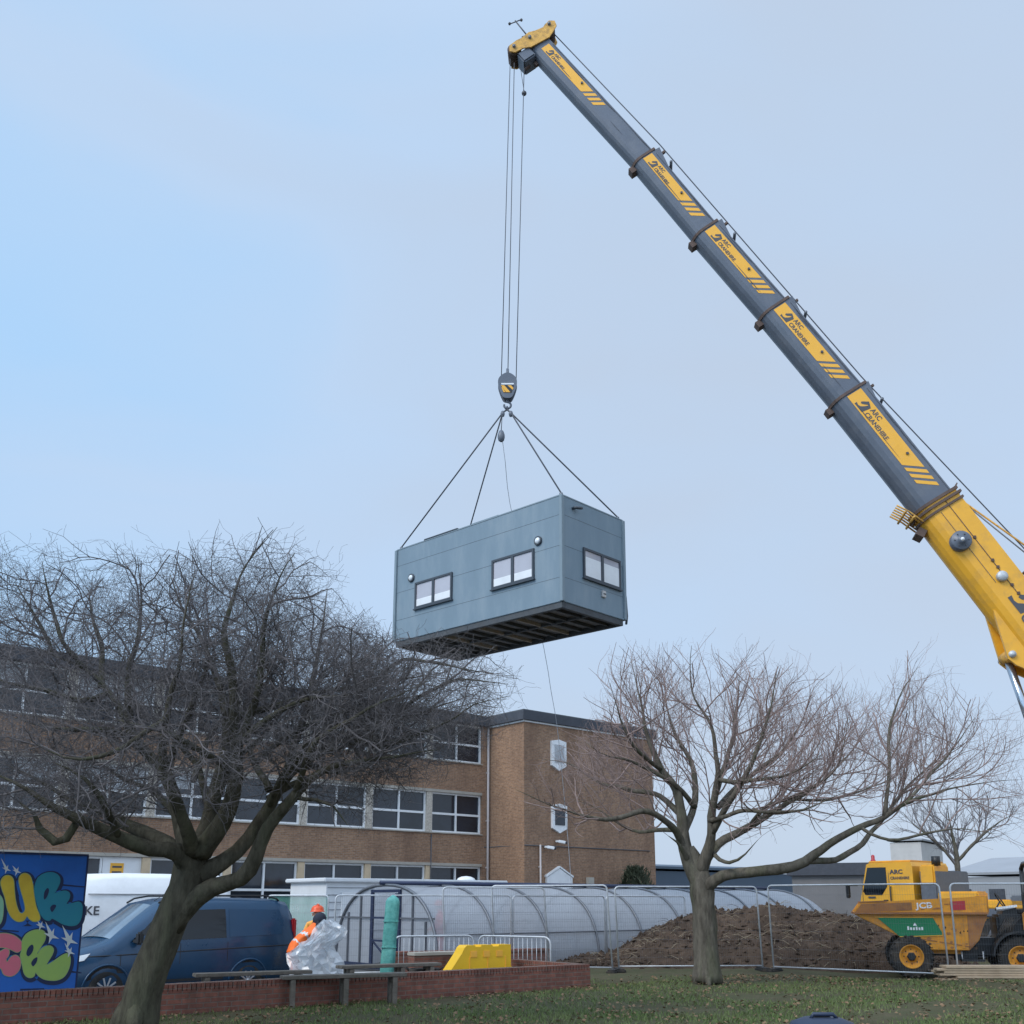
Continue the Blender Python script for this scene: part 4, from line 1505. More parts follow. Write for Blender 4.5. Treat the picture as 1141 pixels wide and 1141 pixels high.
def person(label, loc, rz, J, cloth, hat, stripes=True, hold=True):
    """J: joints in the local frame, facing +X"""
    t = thing('person', label, 'person', loc, rz, None)
    rad = dict(pelvis=.165, belly=.160, chest=.185, neck=.065, head=.100, crown=.085,
               sh_l=.085, el_l=.058, wr_l=.040, ha_l=.042, sh_r=.085, el_r=.058, wr_r=.040, ha_r=.042,
               hip_l=.105, kn_l=.075, an_l=.060, toe_l=.045, hip_r=.105, kn_r=.075, an_r=.060, toe_r=.045)
    names = list(rad)
    E_ = [('pelvis', 'belly'), ('belly', 'chest'), ('chest', 'neck'), ('neck', 'head'), ('head', 'crown')]
    for s in 'lr':
        E_ += [('chest', 'sh_' + s), ('sh_' + s, 'el_' + s), ('el_' + s, 'wr_' + s), ('wr_' + s, 'ha_' + s),
               ('pelvis', 'hip_' + s), ('hip_' + s, 'kn_' + s), ('kn_' + s, 'an_' + s), ('an_' + s, 'toe_' + s)]
    me = bpy.data.meshes.new('sk')
    me.from_pydata([J[n] for n in names], [(names.index(a), names.index(c)) for a, c in E_], [])
    ob = bpy.data.objects.new('sk', me)
    COL.objects.link(ob)
    md = ob.modifiers.new('s', 'SKIN')
    for i, n in enumerate(names):
        r_ = rad[n]
        me.skin_vertices[0].data[i].radius = (r_, r_ * (0.8 if n in ('chest', 'belly', 'pelvis') else 1.0)) if False else (r_, r_)
        me.skin_vertices[0].data[i].use_root = n == 'pelvis'
    ob.modifiers.new('u', 'SUBSURF').levels = 3
    bpy.context.view_layer.update()
    ev = ob.evaluated_get(bpy.context.evaluated_depsgraph_get())
    m2 = ev.to_mesh()
    vs = [v.co.copy() for v in m2.vertices]
    fs = [tuple(p.vertices) for p in m2.polygons]
    ev.to_mesh_clear()
    bpy.data.objects.remove(ob)
    jv = {n: V(J[n]) for n in names}
    for v in vs:        # creases in the cloth
        q = noise.noise_vector(v * 9) * 0.010
        if seg_dist(v, jv['neck'], jv['crown']) > .12:
            v += q
    b = MB()
    grp = {}
    for f in fs:
        c = sum((vs[i] for i in f), V()) / len(f)
        best = min(E_, key=lambda e_: seg_dist(c, jv[e_[0]], jv[e_[1]]) / max(.03, (rad[e_[0]] + rad[e_[1]]) / 2))
        if best[0] in ('neck', 'head'):
            m = 'skin'
        elif best[0].startswith('wr'):
            m = 'skin'
        elif best[0].startswith('an'):
            m = 'black_rubber'
        elif best[0][:3] in ('hip', 'kn_'):
            m = cloth[1]
        elif best[0].startswith('el') or best[0].startswith('sh'):
            m = cloth[2]
        else:
            m = cloth[0]
        if stripes:
            for a_, c_, k_ in (('pelvis', 'belly', .7), ('belly', 'chest', .55), ('kn_l', 'an_l', .3), ('kn_r', 'an_r', .3), ('el_l', 'wr_l', .3), ('el_r', 'wr_r', .3), ('sh_l', 'el_l', .5), ('sh_r', 'el_r', .5)):
                if best == (a_, c_):
                    dd_ = jv[c_] - jv[a_]
                    if abs((c - jv[a_]).dot(dd_.normalized()) - k_ * dd_.length) < .032 and m not in ('skin',):
                        m = 'reflective'
        grp.setdefault(m, []).append(f)
    base = len(b.v)
    b.v.extend([tuple(v) for v in vs])
    for m, ff in grp.items():
        k = b._m(m)
        for f in ff:
            b.f.append([i + base for i in f])
            b.fm.append(k)
            b.sm.append(True)
    # face
    hd, cr_ = jv['head'], jv['crown']
    up = (cr_ - hd).normalized()
    fw = V(J.get('look', (1, 0, 0))).normalized()
    fw = (fw - up * fw.dot(up)).normalized()
    sd = up.cross(fw)
    b.ball(hd + fw * .105 - up * .01, .022, 'skin', 8, (1, 1, 1.2))
    for s in (-1, 1):
        b.ball(hd + fw * .092 + sd * s * .035 + up * .025, .012, 'eye_dark', 8)
        b.ball(hd + sd * s * .102, .026, 'skin', 8, (1, .6, 1.4))
    b.beam(hd + fw * .098 - up * .048 - sd * .025, hd + fw * .098 - up * .048 + sd * .025, .012, .008, 'hi_vis_pink')
    # fingers and thumb
    for s in 'lr':
        w_, h_ = jv['wr_' + s], jv['ha_' + s]
        d = (h_ - w_).normalized()
        n1 = d.cross(V((0, 0, 1)))
        n1 = n1.normalized() if n1.length > .1 else V((0, 1, 0))
        n2 = d.cross(n1)
        for i, ln in enumerate((.066, .078, .074, .058)):
            o_ = h_ + n1 * (i - 1.5) * .019
            b.tube([o_ - d * .02, o_ + d * ln * .45 + n2 * .006, o_ + d * ln * .75 + n2 * .03, o_ + d * ln * .82 + n2 * .055], [.010, .0095, .0085, .007], 'skin', 6)
        o_ = w_ + (h_ - w_) * .5
        b.tube([o_, o_ - n1 * .045 + d * .02, o_ - n1 * .055 + d * .055 + n2 * .02], [.013, .011, .008], 'skin', 6)
    b.build('body', t)
    if hat:
        h = MB()
        Mh = rotm(fw, sd, up, hd + up * .055)
        if hat == 'hood':
            h.ball(hd + up * .03 - fw * .02, .135, 'navy_cloth', 14, (1, 1, 1.1), Mh)
            h.tube([hd - up * .09 + fw * .05, hd - up * .12 - fw * .06], [.12, .15], 'navy_cloth', 12)
            h.build('hood', t)
        else:
            h.lathe([(.150, -.005), (.152, .006), (.132, .012), (.130, .05), (.112, .095), (.070, .125), (.0, .135)], hat, Mh, 20)
            h.box(hd + up * .06 + fw * .155, (.08, .16, .012), hat, rotm(fw, sd, up, (0, 0, 0)).to_3x3(), .005)
            h.tube([hd + up * .19 - fw * .1, hd + up * .205, hd + up * .19 + fw * .1], .012, hat, 6)
            h.build('hard_hat', t)
    return t


STAND = dict(pelvis=(0, 0, .95), belly=(0.01, 0, 1.12), chest=(0.0, 0, 1.34), neck=(0.02, 0, 1.50), head=(0.05, 0, 1.62), crown=(0.05, 0, 1.70),
             sh_l=(0, .19, 1.40), el_l=(.05, .27, 1.14), wr_l=(.26, .20, 1.02), ha_l=(.34, .17, 1.01), sh_r=(0, -.19, 1.40), el_r=(.05, -.27, 1.14), wr_r=(.26, -.20, 1.02), ha_r=(.34, -.17, 1.01),
             hip_l=(0, .10, .88), kn_l=(.03, .11, .48), an_l=(-.02, .11, .09), toe_l=(.14, .12, .04), hip_r=(0, -.10, .88), kn_r=(.03, -.11, .48), an_r=(-.02, -.11, .09), toe_r=(.14, -.12, .04))
BEND = dict(pelvis=(0, 0, .88), belly=(.14, 0, 1.00), chest=(.33, 0, 1.18), neck=(.44, 0, 1.31), head=(.53, 0, 1.39), crown=(.57, 0, 1.46), look=(.8, 0, -.5),
            sh_l=(.38, .19, 1.14), el_l=(.46, .25, .88), wr_l=(.62, .18, .74), ha_l=(.70, .16, .70), sh_r=(.38, -.19, 1.14), el_r=(.46, -.25, .88), wr_r=(.62, -.18, .74), ha_r=(.70, -.16, .70),
            hip_l=(0, .10, .82), kn_l=(.10, .12, .46), an_l=(-.04, .12, .09), toe_l=(.12, .13, .04), hip_r=(0, -.10, .82), kn_r=(.08, -.12, .46), an_r=(-.06, -.12, .09), toe_r=(.10, -.13, .04))
person('person in orange hi-vis suit stooping over the plastic sheeting', (onx(329, 20.6), 20.6, -.12), R(32), BEND, ('hi_vis', 'hi_vis', 'hi_vis'), 'hood')
person('person in orange hard hat standing behind the stooping worker', (onx(355, 21.5), 21.5, -.22), R(115), STAND, ('hi_vis_yellow', 'navy_cloth', 'navy_cloth'), 'hat_orange')
tin = TA + TD * 1.6 + V((-TD.y, TD.x, 0)) * 2.1
person('person in red workwear blurred behind the polytunnel end sheet', (tin.x, tin.y, -.12), R(200), STAND, ('hi_vis_pink', 'hi_vis_pink', 'hi_vis_pink'), 'hat_orange', False)

# ------------------------------------------------------------------ soil heap
b = MB()
HX, HY = [], []
nx_, ny_ = 230, 110
hx0, hx1, hy0, hy1 = 1.0, 12.8, 26.4, 33.5


def heap(x, y):
    # crest height along x, then a slope across
    prof = [(1.0, 0.0), (1.8, .16), (2.8, .22), (3.1, .34), (3.6, .72), (4.0, .96), (4.8, 1.20), (5.6, 1.34), (6.7, 1.42), (7.6, 1.43), (9.0, 1.40), (10.2, 1.20), (11.4, 0.78), (12.8, 0.0)]
    xs = x - 0.14 * (y - 29)
    c = 0.0
    for (a, h0), (d, h1) in zip(prof, prof[1:]):
        if a <= xs <= d:
            c = lerp(h0, h1, (xs - a) / (d - a))
    yc = 29.4
    s = 2.75 if y < yc else 3.6
    k = abs(y - yc) / s
    sh = max(0.0, 1 - k ** 1.35)
    return c, sh


vs, fs = [], []
for i in range(nx_ + 1):
    for j in range(ny_ + 1):
        x, y = lerp(hx0, hx1, i / nx_), lerp(hy0, hy1, j / ny_)
        c, sh = heap(x, y)
        h = c * sh
        if h > 0:
            f = min(1, h * 3)
            h += f * (0.22 * noise.noise(V((x * .9, y * .9, 0))) + 0.10 * abs(noise.noise(V((x * 2.6, y * 2.6, 5)))) + 0.06 * abs(noise.noise(V((x * 6, y * 6, 8)))) + 0.05 * abs(noise.noise(V((x * 13, y * 13, 2)))))
        vs.append((x, y, gz(x, y) - 0.06 + h + (0.05 if h > 0 else 0)))
for i in range(nx_):
    for j in range(ny_):
        fs.append((i * (ny_ + 1) + j, (i + 1) * (ny_ + 1) + j, (i + 1) * (ny_ + 1) + j + 1, i * (ny_ + 1) + j + 1))
b.add(vs, fs, 'soil', False)
rc = random.Random(21)
for _ in range(4200):       # clods
    x, y = rc.uniform(hx0 + .2, hx1 - .2), hy0 + (hy1 - hy0) * rc.random() ** 1.5
    c, sh = heap(x, y)
    if c * sh < 0.03 and rc.random() < .75:
        continue
    i, j = int((x - hx0) / (hx1 - hx0) * nx_), int((y - hy0) / (hy1 - hy0) * ny_)
    z = vs[i * (ny_ + 1) + j][2]
    s = rc.choice((.02, .025, .03, .03, .04, .05, .06, .09)) * rc.uniform(.7, 1.2)
    bm = [V((rc.uniform(-1, 1), rc.uniform(-1, 1), rc.uniform(-.8, .9))) for _ in range(2)]
    pts = []
    for q in ((1, 0, 0), (-1, 0, 0), (0, 1, 0), (0, -1, 0), (0, 0, 1), (0, 0, -1)):
        pts.append(V((x, y, z + s * .3)) + (V(q) + V((rc.uniform(-.4, .4), rc.uniform(-.4, .4), rc.uniform(-.3, .3)))) * s)
    b.add(pts, [(0, 2, 4), (2, 1, 4), (1, 3, 4), (3, 0, 4), (2, 0, 5), (1, 2, 5), (3, 1, 5), (0, 3, 5)], 'soil')
for _ in range(420):        # roots and straw
    x, y = rc.uniform(2.2, 10.8), hy0 + 0.3 + 2.8 * rc.random()
    i, j = int((x - hx0) / (hx1 - hx0) * nx_), int((y - hy0) / (hy1 - hy0) * ny_)
    z = vs[i * (ny_ + 1) + j][2]
    a, l = rc.uniform(0, 6.28), rc.uniform(.1, .45)
    p = V((x, y, z + .04))
    d = V((math.cos(a), math.sin(a) * .6, rc.uniform(.0, .5))).normalized()
    b.tube([p, p + d * l * .5 + V((0, 0, .03)), p + d * l + V((rc.uniform(-.08, .08), 0, -.05))], [.006, .005, .003], 'straw' if rc.random() < .6 else 'soil', 4, False)
tag(b.build('soil_heap', loc=(6.2, 29.5, 0)), 'large heap of dug brown soil between the fence panels and polytunnel', 'soil heap')

# ------------------------------------------------------------------ dumper truck
DX, DY, DZ = onx(1010, 24.9), 24.9, -0.10
dump = thing('dumper_truck', 'orange site dumper with raised front skip and green side sign behind the fence', 'dumper', (DX, DY, DZ), R(-17))
WB_ = 2.36
wr = 0.49


def wheel(parent, c, r, w, rimr, tyre, rim_m, sgn=-1):
    Mx = rotm((1, 0, 0), (0, 0, 1), (0, -1, 0), c)
    b = MB()
    b.lathe([(rimr, -w * .42), (r * .86, -w * .5), (r * .96, -w * .42), (r * .985, -w * .2), (r * .985, w * .2), (r * .96, w * .42), (r * .86, w * .5), (rimr, w * .42)], tyre, Mx, 36)
    for i in range(20):
        a = 2 * math.pi * i / 20
        for s in (-1, 1):
            a2 = a + (math.pi / 20 if s > 0 else 0)
            p = Mx @ V((math.cos(a2) * r * .985, math.sin(a2) * r * .985, s * w * .24))
            q = Mx @ V((math.cos(a2 + .10) * r * .93, math.sin(a2 + .10) * r * .93, s * w * .5))
            b.beam(p, q, 0.055, 0.05, tyre, Mx.to_3x3() @ V((math.cos(a2), math.sin(a2), 0)))
    o = b.build('wheel', parent)
    b = MB()
    f = 1
    b.lathe([(rimr * 1.02, w * .44), (rimr * 1.0, w * .46), (rimr * .90, w * .40), (rimr * .80, w * .22), (rimr * .5, w * .16), (rimr * .42, w * .30), (0.0, w * .31)], rim_m, Mx, 28)
    b.lathe([(0.0, -w * .45), (rimr * 1.0, -w * .46), (rimr * 1.02, -w * .44)], rim_m, Mx, 28)
    b.build('rim', o)
    b = MB()
    b.lathe([(rimr * .40, w * .16), (rimr * .40, w * .36), (rimr * .3, w * .42), (0, w * .42)], 'black_paint', Mx, 6, False)
    for i in range(8):
        a = 2 * math.pi * i / 8
        b.ball(Mx @ V((math.cos(a) * rimr * .62, math.sin(a) * rimr * .62, w * .19)), .018, 'black_paint', 6)
    b.build('hub', o)
    return o


for x in (0, WB_):
    for y in (0, 1.55):
        wheel(dump, (x, y, wr), wr, 0.36, wr * 0.55, 'tyre_muddy', 'dumper_orange')
b = MB()
b.box((0.95, 0.78, 0.66), (2.0, 0.62, 0.34), 'black_paint', bev=0.03)
b.box((2.2, 0.78, 0.72), (1.5, 0.80, 0.40), 'black_paint', bev=0.03)
b.box((1.25, 0.45, 0.55), (0.5, 0.25, 0.3), 'black_paint')
for x in (0, WB_):
    b.tube([(x, 0.1, wr), (x, 1.45, wr)], 0.09, 'black_paint', 8)
b.beam((0.15, 0.78, 0.8), (0.75, 0.78, 1.2), 0.12, 0.12, 'chrome_rod')
b.box((1.35, 0.05, 0.42), (0.5, 0.25, 0.05), 'black_paint')
b.tube([(1.12, 0.0, 0.62), (1.12, -0.02, 0.42), (1.58, -0.02, 0.42), (1.58, 0.0, 0.62)], 0.02, 'galv', 6)
b.build('chassis', dump)
# skip: front lip on the left, flat high sides with a rolled rim
b = MB()
K0, K1 = -1.22, 1.78
yo, yi = -0.10, 1.66


def skipM(y):
    return rotm((1, 0, 0), (0, 0, 1), (0, -1, 0), (0, y, 0))


sideo = [(K0, 1.50), (K0 + .06, 1.44), (0.35, 0.66), (1.28, 0.66), (1.50, 0.88), (1.74, 1.50)]
for y in (yo, yi):
    b.prism(sideo, 0.03, 'dumper_orange', skipM(y))
loop = [(K0 + .06, 1.44), (0.35, 0.66), (1.28, 0.66), (1.50, 0.88), (1.74, 1.50)]
for (x0_, z0_), (x1_, z1_) in zip(loop, loop[1:]):
    b.beam((x0_, (yo + yi) / 2, z0_), (x1_, (yo + yi) / 2, z1_), yi - yo - 0.035, 0.03, 'dumper_orange', (0, 0, 1))
for y, s in ((yo, -1), (yi, 1)):
    b.prism([(K0 - .02, 1.50), (K0 + .16, 1.735), (-.45, 1.76), (1.76, 1.88), (1.74, 1.50)], 0.10, 'skip_rust' if False else 'dumper_orange', skipM(y + s * 0.02))
    b.beam((K0 - .03, y + s * .03, 1.49), (1.76, y + s * .03, 1.49), 0.15, 0.05, 'skip_rust')
    b.beam((K0 + .15, y + s * .02, 1.745), (-.45, y + s * .02, 1.77), 0.13, 0.03, 'skip_rust')
b.box((1.76, (yo + yi) / 2, 1.70), (0.06, yi - yo, 0.38), 'dumper_orange')
b.box((K0 + .02, (yo + yi) / 2, 1.49), (0.07, yi - yo, 0.05), 'skip_rust')
b.prism([(K0 + .02, 1.505), (K0 + .18, 1.70), (0.1, 1.74), (0.1, 1.56)], 0.012, 'skip_rust', skipM(yo - .078))
b.beam((0.18, (yo + yi) / 2, 0.60), (1.15, (yo + yi) / 2, 0.60), 1.2, 0.10, 'dumper_orange')
b.prism([(1.28, .66), (1.50, .88), (1.74, 1.44), (1.30, 1.44)], 0.016, 'skip_rust', skipM(yo - .018))
for x in (-.02, .62, 1.16):         # stiffening ribs and weld seams
    b.beam((x + (.0 if x > .3 else .12), yo - .022, .70 if x > .3 else .96), (x, yo - .022, 1.43), .05, .014, 'dumper_orange', (0, 1, 0))
b.beam((-.36, yo - .02, 1.0), (1.36, yo - .02, .72), .02, .012, 'skip_rust', (0, 1, 0))
rm_ = random.Random(17)
for k in range(26):                  # mud splashes and scrapes
    x, z = rm_.uniform(.1, 1.55), .70 + .5 * rm_.random() ** 2
    r_ = rm_.uniform(.015, .06)
    b.flat([(x + r_ * rm_.uniform(.5, 1.3) * math.cos(a * .785), z + r_ * rm_.uniform(.4, 1.0) * math.sin(a * .785)) for a in range(8)], 'soil' if k % 3 else 'skip_rust', skipM(yo - .018), .001)
for k in range(9):
    x, z = rm_.uniform(-.9, 1.4), rm_.uniform(1.53, 1.7)
    b.flat([(x, z), (x + rm_.uniform(.08, .3), z + .01), (x + rm_.uniform(.08, .3), z + .03), (x + .02, z + .02)], 'skip_rust', skipM(yo - .0785), .002)
M = skipM(yo - .036)
b.flat([(K0 + .52, 1.38), (0.55, 1.38), (0.72, 1.05), (0.72, .985), (-.22, .945)], 'sign_green', M)
b.flat([(K0 + .46, 1.40), (0.57, 1.40), (0.57, 1.385), (K0 + .48, 1.385)], 'decal_yellow', M, .001)
b.flat([(-.24, .935), (0.73, .975), (0.73, .99), (-.22, .95)], 'decal_yellow', M, .001)
for q, hq in enumerate((.085, .06, .06, .075, .06, .07)):
    b.box((-.02 + q * .062, yo - .040, 1.10 + hq / 2), (.040, .006, hq), 'white_paint')
b.prism([(.09, 1.20), (.135, 1.27), (.18, 1.20)], 0.004, 'white_paint', skipM(yo - .040))
M = rotm((1, 0, .04), (0, 0, 1), (0, -1, 0), (.20, yo - .080, 1.60))
b.text('JCB', 0.185, 'white_paint', M, off=.005, width=1.25)
b.flat([(.95, 1.56), (1.28, 1.57), (1.28, 1.78), (.95, 1.76)], 'red_paint', skipM(yo - .0775))
b.prism([(1.50, 1.14), (1.62, 1.44), (1.40, 1.44), (1.40, 1.14)], 0.01, 'shed_pale', skipM(yo - .02))
b.build('skip', dump)
b = MB()
b.box((2.55, 0.78, 1.15), (1.15, 1.10, 0.62), 'black_paint', bev=0.06)
b.box((2.95, 0.78, 1.42), (0.55, 0.9, 0.30), 'black_paint', bev=0.05)
b.prism([(1.95, .9), (2.15, 1.55), (2.45, 1.62), (2.5, .9)], 0.9, 'black_paint', rotm((1, 0, 0), (0, 0, 1), (0, -1, 0), (0, .78, 0)))
b.beam((2.0, 0.30, 1.60), (2.45, 0.28, 1.66), 0.16, 0.05, 'lamp_clear')
for i in range(7):
    b.tube([(1.85 + .05 * i, .2, .75), (1.95 + .06 * i, .12 - .02 * i, 1.0 + .04 * i), (2.2 + .05 * i, .22, 1.4)], 0.022, 'black_rubber', 5)
b.build('engine_cover', dump)
b = MB()
b.box((2.62, 0.15, 1.30), (0.18, 0.10, 0.44), 'dumper_orange', bev=0.03)
b.box((2.95, 0.15, 1.26), (0.20, 0.10, 0.50), 'dumper_orange', bev=0.03)
b.build('side_panel', dump)
b = MB()
for y in (0.2, 1.36):
    b.tube([(2.80, y, .95), (2.82, y, 2.55)], 0.055, 'black_paint', 8)
    b.beam((2.80, y, 1.0), (2.81, y, 1.9), 0.09, 0.14, 'black_paint')
b.tube([(2.82, .2, 2.55), (2.82, .5, 2.66), (2.82, 1.06, 2.66), (2.82, 1.36, 2.55)], 0.055, 'black_paint', 8)
b.build('roll_bar', dump)
b = MB()
b.box((2.55, 0.78, 1.52), (0.45, 0.5, 0.12), 'black_rubber', bev=0.04)
b.box((2.75, 0.78, 1.75), (0.12, 0.5, 0.45), 'black_rubber', bev=0.04)
b.build('seat', dump)
b = MB()
Mx = rotm((.5, 0, -.87), (0, 1, 0), (.87, 0, .5), (2.18, .78, 1.78))
b.tube([Mx @ V((.2 * math.cos(a * .3927), .2 * math.sin(a * .3927), 0)) for a in range(17)], .016, 'black_rubber', 6)
b.tube([(2.05, .78, 1.55), (2.18, .78, 1.78)], .02, 'black_paint', 6)
b.build('steering_wheel', dump)
for x in (WB_,):
    for y in (-0.02, 1.57):
        b = MB()
        vs = []
        for i in range(13):
            a = math.pi * (.02 + .96 * i / 12)
            for dy in (-.22, .22):
                for rr_ in (wr + .07, wr + .11):
                    vs.append((x + rr_ * math.cos(a), y + dy, wr + rr_ * math.sin(a)))
        fs = []
        for i in range(12):
            o = i * 4
            fs += [(o, o + 4, o + 6, o + 2), (o + 1, o + 3, o + 7, o + 5), (o, o + 1, o + 5, o + 4), (o + 2, o + 6, o + 7, o + 3)]
        fs += [(0, 2, 3, 1), (48, 49, 51, 50)]
        b.add(vs, fs, 'black_paint')
        b.build('mudguard', dump)

# ------------------------------------------------------------------ timber stack
pk = thing('plank_stack', 'low stack of pale sawn timber planks by the dumper rear wheel', 'planks', (onx(1042, 22.9), 22.75, -0.03), R(-1))
rp = random.Random(8)
for k in range(6):
    for j in range(2):
        b = MB()
        x0 = rp.uniform(-.22, .22)
        b.box((x0 + 2.0, j * .24 + rp.uniform(-.02, .02), 0.05 + k * .052), (4.0, .22, .045), 'new_timber', rp.uniform(-.012, .012), bev=0.003)
        b.build('plank', pk)
b = MB()
for x in (.5, 3.4):
    b.box((x, .12, .012), (.08, .5, .03), 'new_timber')
b.build('bearer', pk)

# ------------------------------------------------------------------ litter bin in the foreground
bn = thing('litter_bin', 'dark blue litter bin with handled lid at the bottom edge', 'bin', (onx(907, 8.6), 8.6, gz(2.5, 8.6) + 0.05))
b = MB()
b.lathe([(.20, 0), (.215, .03), (.235, .55), (.24, .60), (.225, .60), (.2, .5)], 'bin_blue', None, 32)
b.build('body', bn)
b = MB()
b.lathe([(.255, .58), (.262, .60), (.262, .635), (.245, .66), (.15, .695), (.0, .70)], 'bin_blue', None, 36)
b.build('lid', bn)
b = MB()
b.tube([(-.10, -.04, .69), (-.08, -.04, .725), (.08, -.04, .725), (.11, -.04, .69)], .016, 'bin_blue', 8)
b.box((0, .02, .70), (.14, .08, .02), 'hazard_black', bev=.008)
b.build('handle', bn)

# ------------------------------------------------------------------ hanging cabin
YAW = 0.8166
lv = V((-math.sin(YAW), math.cos(YAW), 0.0121)).normalized()
wv_ = V((math.cos(YAW), math.sin(YAW), 0.0095))
nv = wv_.cross(lv).normalized()
wv_ = lv.cross(nv).normalized()
CL, CW, CH = 6.97, 2.77, 3.226
CM = rotm(wv_, lv, nv, (1.3615, 26.0, 9.3854))
cab = thing('portable_cabin', 'blue grey modular cabin hanging in the air from the crane hook', 'portable cabin')
cab.matrix_world = CM
FR[cab.name] = CM
CMI = CM.inverted()
CO = CMI @ V((0, 0, EYE))


def face(zx, zy, axis):
    px, py = 420 + zx / 3.803, 530 + zy / 3.803
    u, v = (px - CX) / F, (CY - py) / F
    d = CMI.to_3x3() @ V((u, CP - v * SP, SP + v * CP))
    k = -CO[axis] / d[axis]
    p = CO + d * k
    return p


b = MB()
ZB = 0.17
b.box((CW / 2, CL / 2, (CH + ZB) / 2 - .01), (CW, CL, CH - ZB - .02), 'grey_clad', bev=0.012)
for z in (0.86, 1.77, 2.66):
    b.box((CW / 2, CL / 2, z), (CW + 0.004, CL + 0.004, 0.009), 'anthracite')
for (x, y) in ((0, 0), (0, CL), (CW, 0), (CW, CL)):
    b.box((x, y, (CH + ZB) / 2 - .012), (0.11, 0.11, CH - ZB - .02), 'grey_trim', bev=0.01)
b.build('cladding', cab)
b = MB()
b.box((CW / 2, CL / 2, CH - .005), (CW + .02, CL + .02, .05), 'grey_trim', bev=.01)
b.box((0.05, 4.9, CH + .035), (.14, 1.5, .035), 'anthracite')
b.box((0.06, 3.0, CH + .03), (.10, 1.1, .025), 'grey_trim')
for (x, y) in ((0.1, .1), (.1, CL - .1), (CW - .1, .1), (CW - .1, CL - .1)):
    b.tube([(x, y, CH), (x, y, CH + .10)], .05, 'galv_dark', 8)
b.build('roof', cab)
b = MB()
for x in (0.09, CW - 0.09):
    b.box((x, CL / 2, ZB / 2), (0.12, CL - .06, ZB), 'under_steel', bev=.008)
for y in (0.09, CL - 0.09):
    b.box((CW / 2, y, ZB / 2 + .001), (CW - .3, 0.12, ZB - .004), 'under_steel')
b.box((CW / 2, CL / 2, ZB - 0.014), (CW - .32, CL - .32, 0.02), 'under_board')
for i in range(1, 14):
    y = CL * i / 14
    b.box((CW / 2, y, ZB - .075), (CW - .32, 0.05 if i % 3 else .10, 0.10), 'wood_joist' if i in (4, 7, 10) else 'under_steel')
b.box((CW * .5, CL / 2, ZB - .09), (.08, CL - .34, .07), 'under_steel')
b.build('floor_frame', cab)


def cwin(q, axis):
    P = [face(x, y, axis) for x, y in q]
    o = 1 - axis
    a0, a1 = min(p[o] for p in P), max(p[o] for p in P)
    zt = (max(P, key=lambda p: p.z).z + sorted(p.z for p in P)[2]) / 2
    zb = (min(P, key=lambda p: p.z).z + sorted(p.z for p in P)[1]) / 2

    def bx(bl, c, z, w, h, off, th, m, bev=0.0):
        if axis == 0:
            bl.box((-off, c, z), (th, w, h), m, bev=bev)
        else:
            bl.box((c, -off, z), (w, th, h), m, bev=bev)
    f = MB()
    t = .065
    c = (a0 + a1) / 2
    for x in (a0 + t / 2, a1 - t / 2, c):
        bx(f, x, (zb + zt) / 2, t if x != c else .10, zt - zb if x != c else zt - zb - 2 * t, .015, .07 if x != c else .066, 'anthracite')
    for z in (zb + t / 2, zt - t / 2):
        bx(f, c, z, a1 - a0 - 2 * t, t, .015, .068, 'anthracite')
    bx(f, c, zb - .02, a1 - a0 + .06, .035, .03, .10, 'anthracite')
    w = f.build('window', cab)
    g = MB()
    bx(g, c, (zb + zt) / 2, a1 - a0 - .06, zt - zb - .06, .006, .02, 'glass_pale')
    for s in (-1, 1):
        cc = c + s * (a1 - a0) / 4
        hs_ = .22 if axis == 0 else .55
        bx(g, cc, zb + t + .02 + hs_ / 2, (a1 - a0) / 2 - t - .06, hs_, .019, .004, 'upvc')  # white strip over the glass paints in bright sky seen through the cabin
    g.build('pane', w)


cwin([(165, 455), (320, 410), (320, 525), (165, 565)], 0)
cwin([(490, 358), (668, 312), (668, 438), (490, 484)], 0)
cwin([(873, 310), (1028, 358), (1028, 482), (873, 435)], 1)
for q in ((148, 434), (685, 277)):
    p = face(*q, 0)
    b = MB()
    Mx = rotm((0, 1, 0), (0, 0, 1), (-1, 0, 0), (0, p.y, p.z))
    b.lathe([(.135, .0), (.135, .05), (.105, .065), (.10, .05)], 'anthracite', Mx, 20)
    b.ball((-.045, p.y, p.z), .095, 'lamp_clear', 14, (.6, 1, 1))
    b.build('bulkhead_lamp', cab)
p = face(958, 503, 1)
b = MB()
b.box((p.x, -.03, p.z), (.17, .06, .2), 'shed_pale', bev=.015)
b.box((p.x, -.065, p.z), (.10, .02, .03), 'anthracite')
b.build('vent_cover', cab)
p = face(838, 143, 1)
b = MB()
b.tube([(p.x - .09, .0, p.z), (p.x - .08, -.12, p.z), (p.x, -.16, p.z + .0), (p.x + .12, -.16, p.z + .03)], .045, 'anthracite', 8)
b.build('overflow_pipe', cab)
b = MB()
b.box((CW + .03, .05, 1.12), (.07, .12, 1.9), 'anthracite')
b.tube([(CW + .07, .0, .9), (CW + .08, -.03, .3), (CW + .02, -.04, .05)], .035, 'anthracite', 6)
b.build('corner_downpipe', cab)

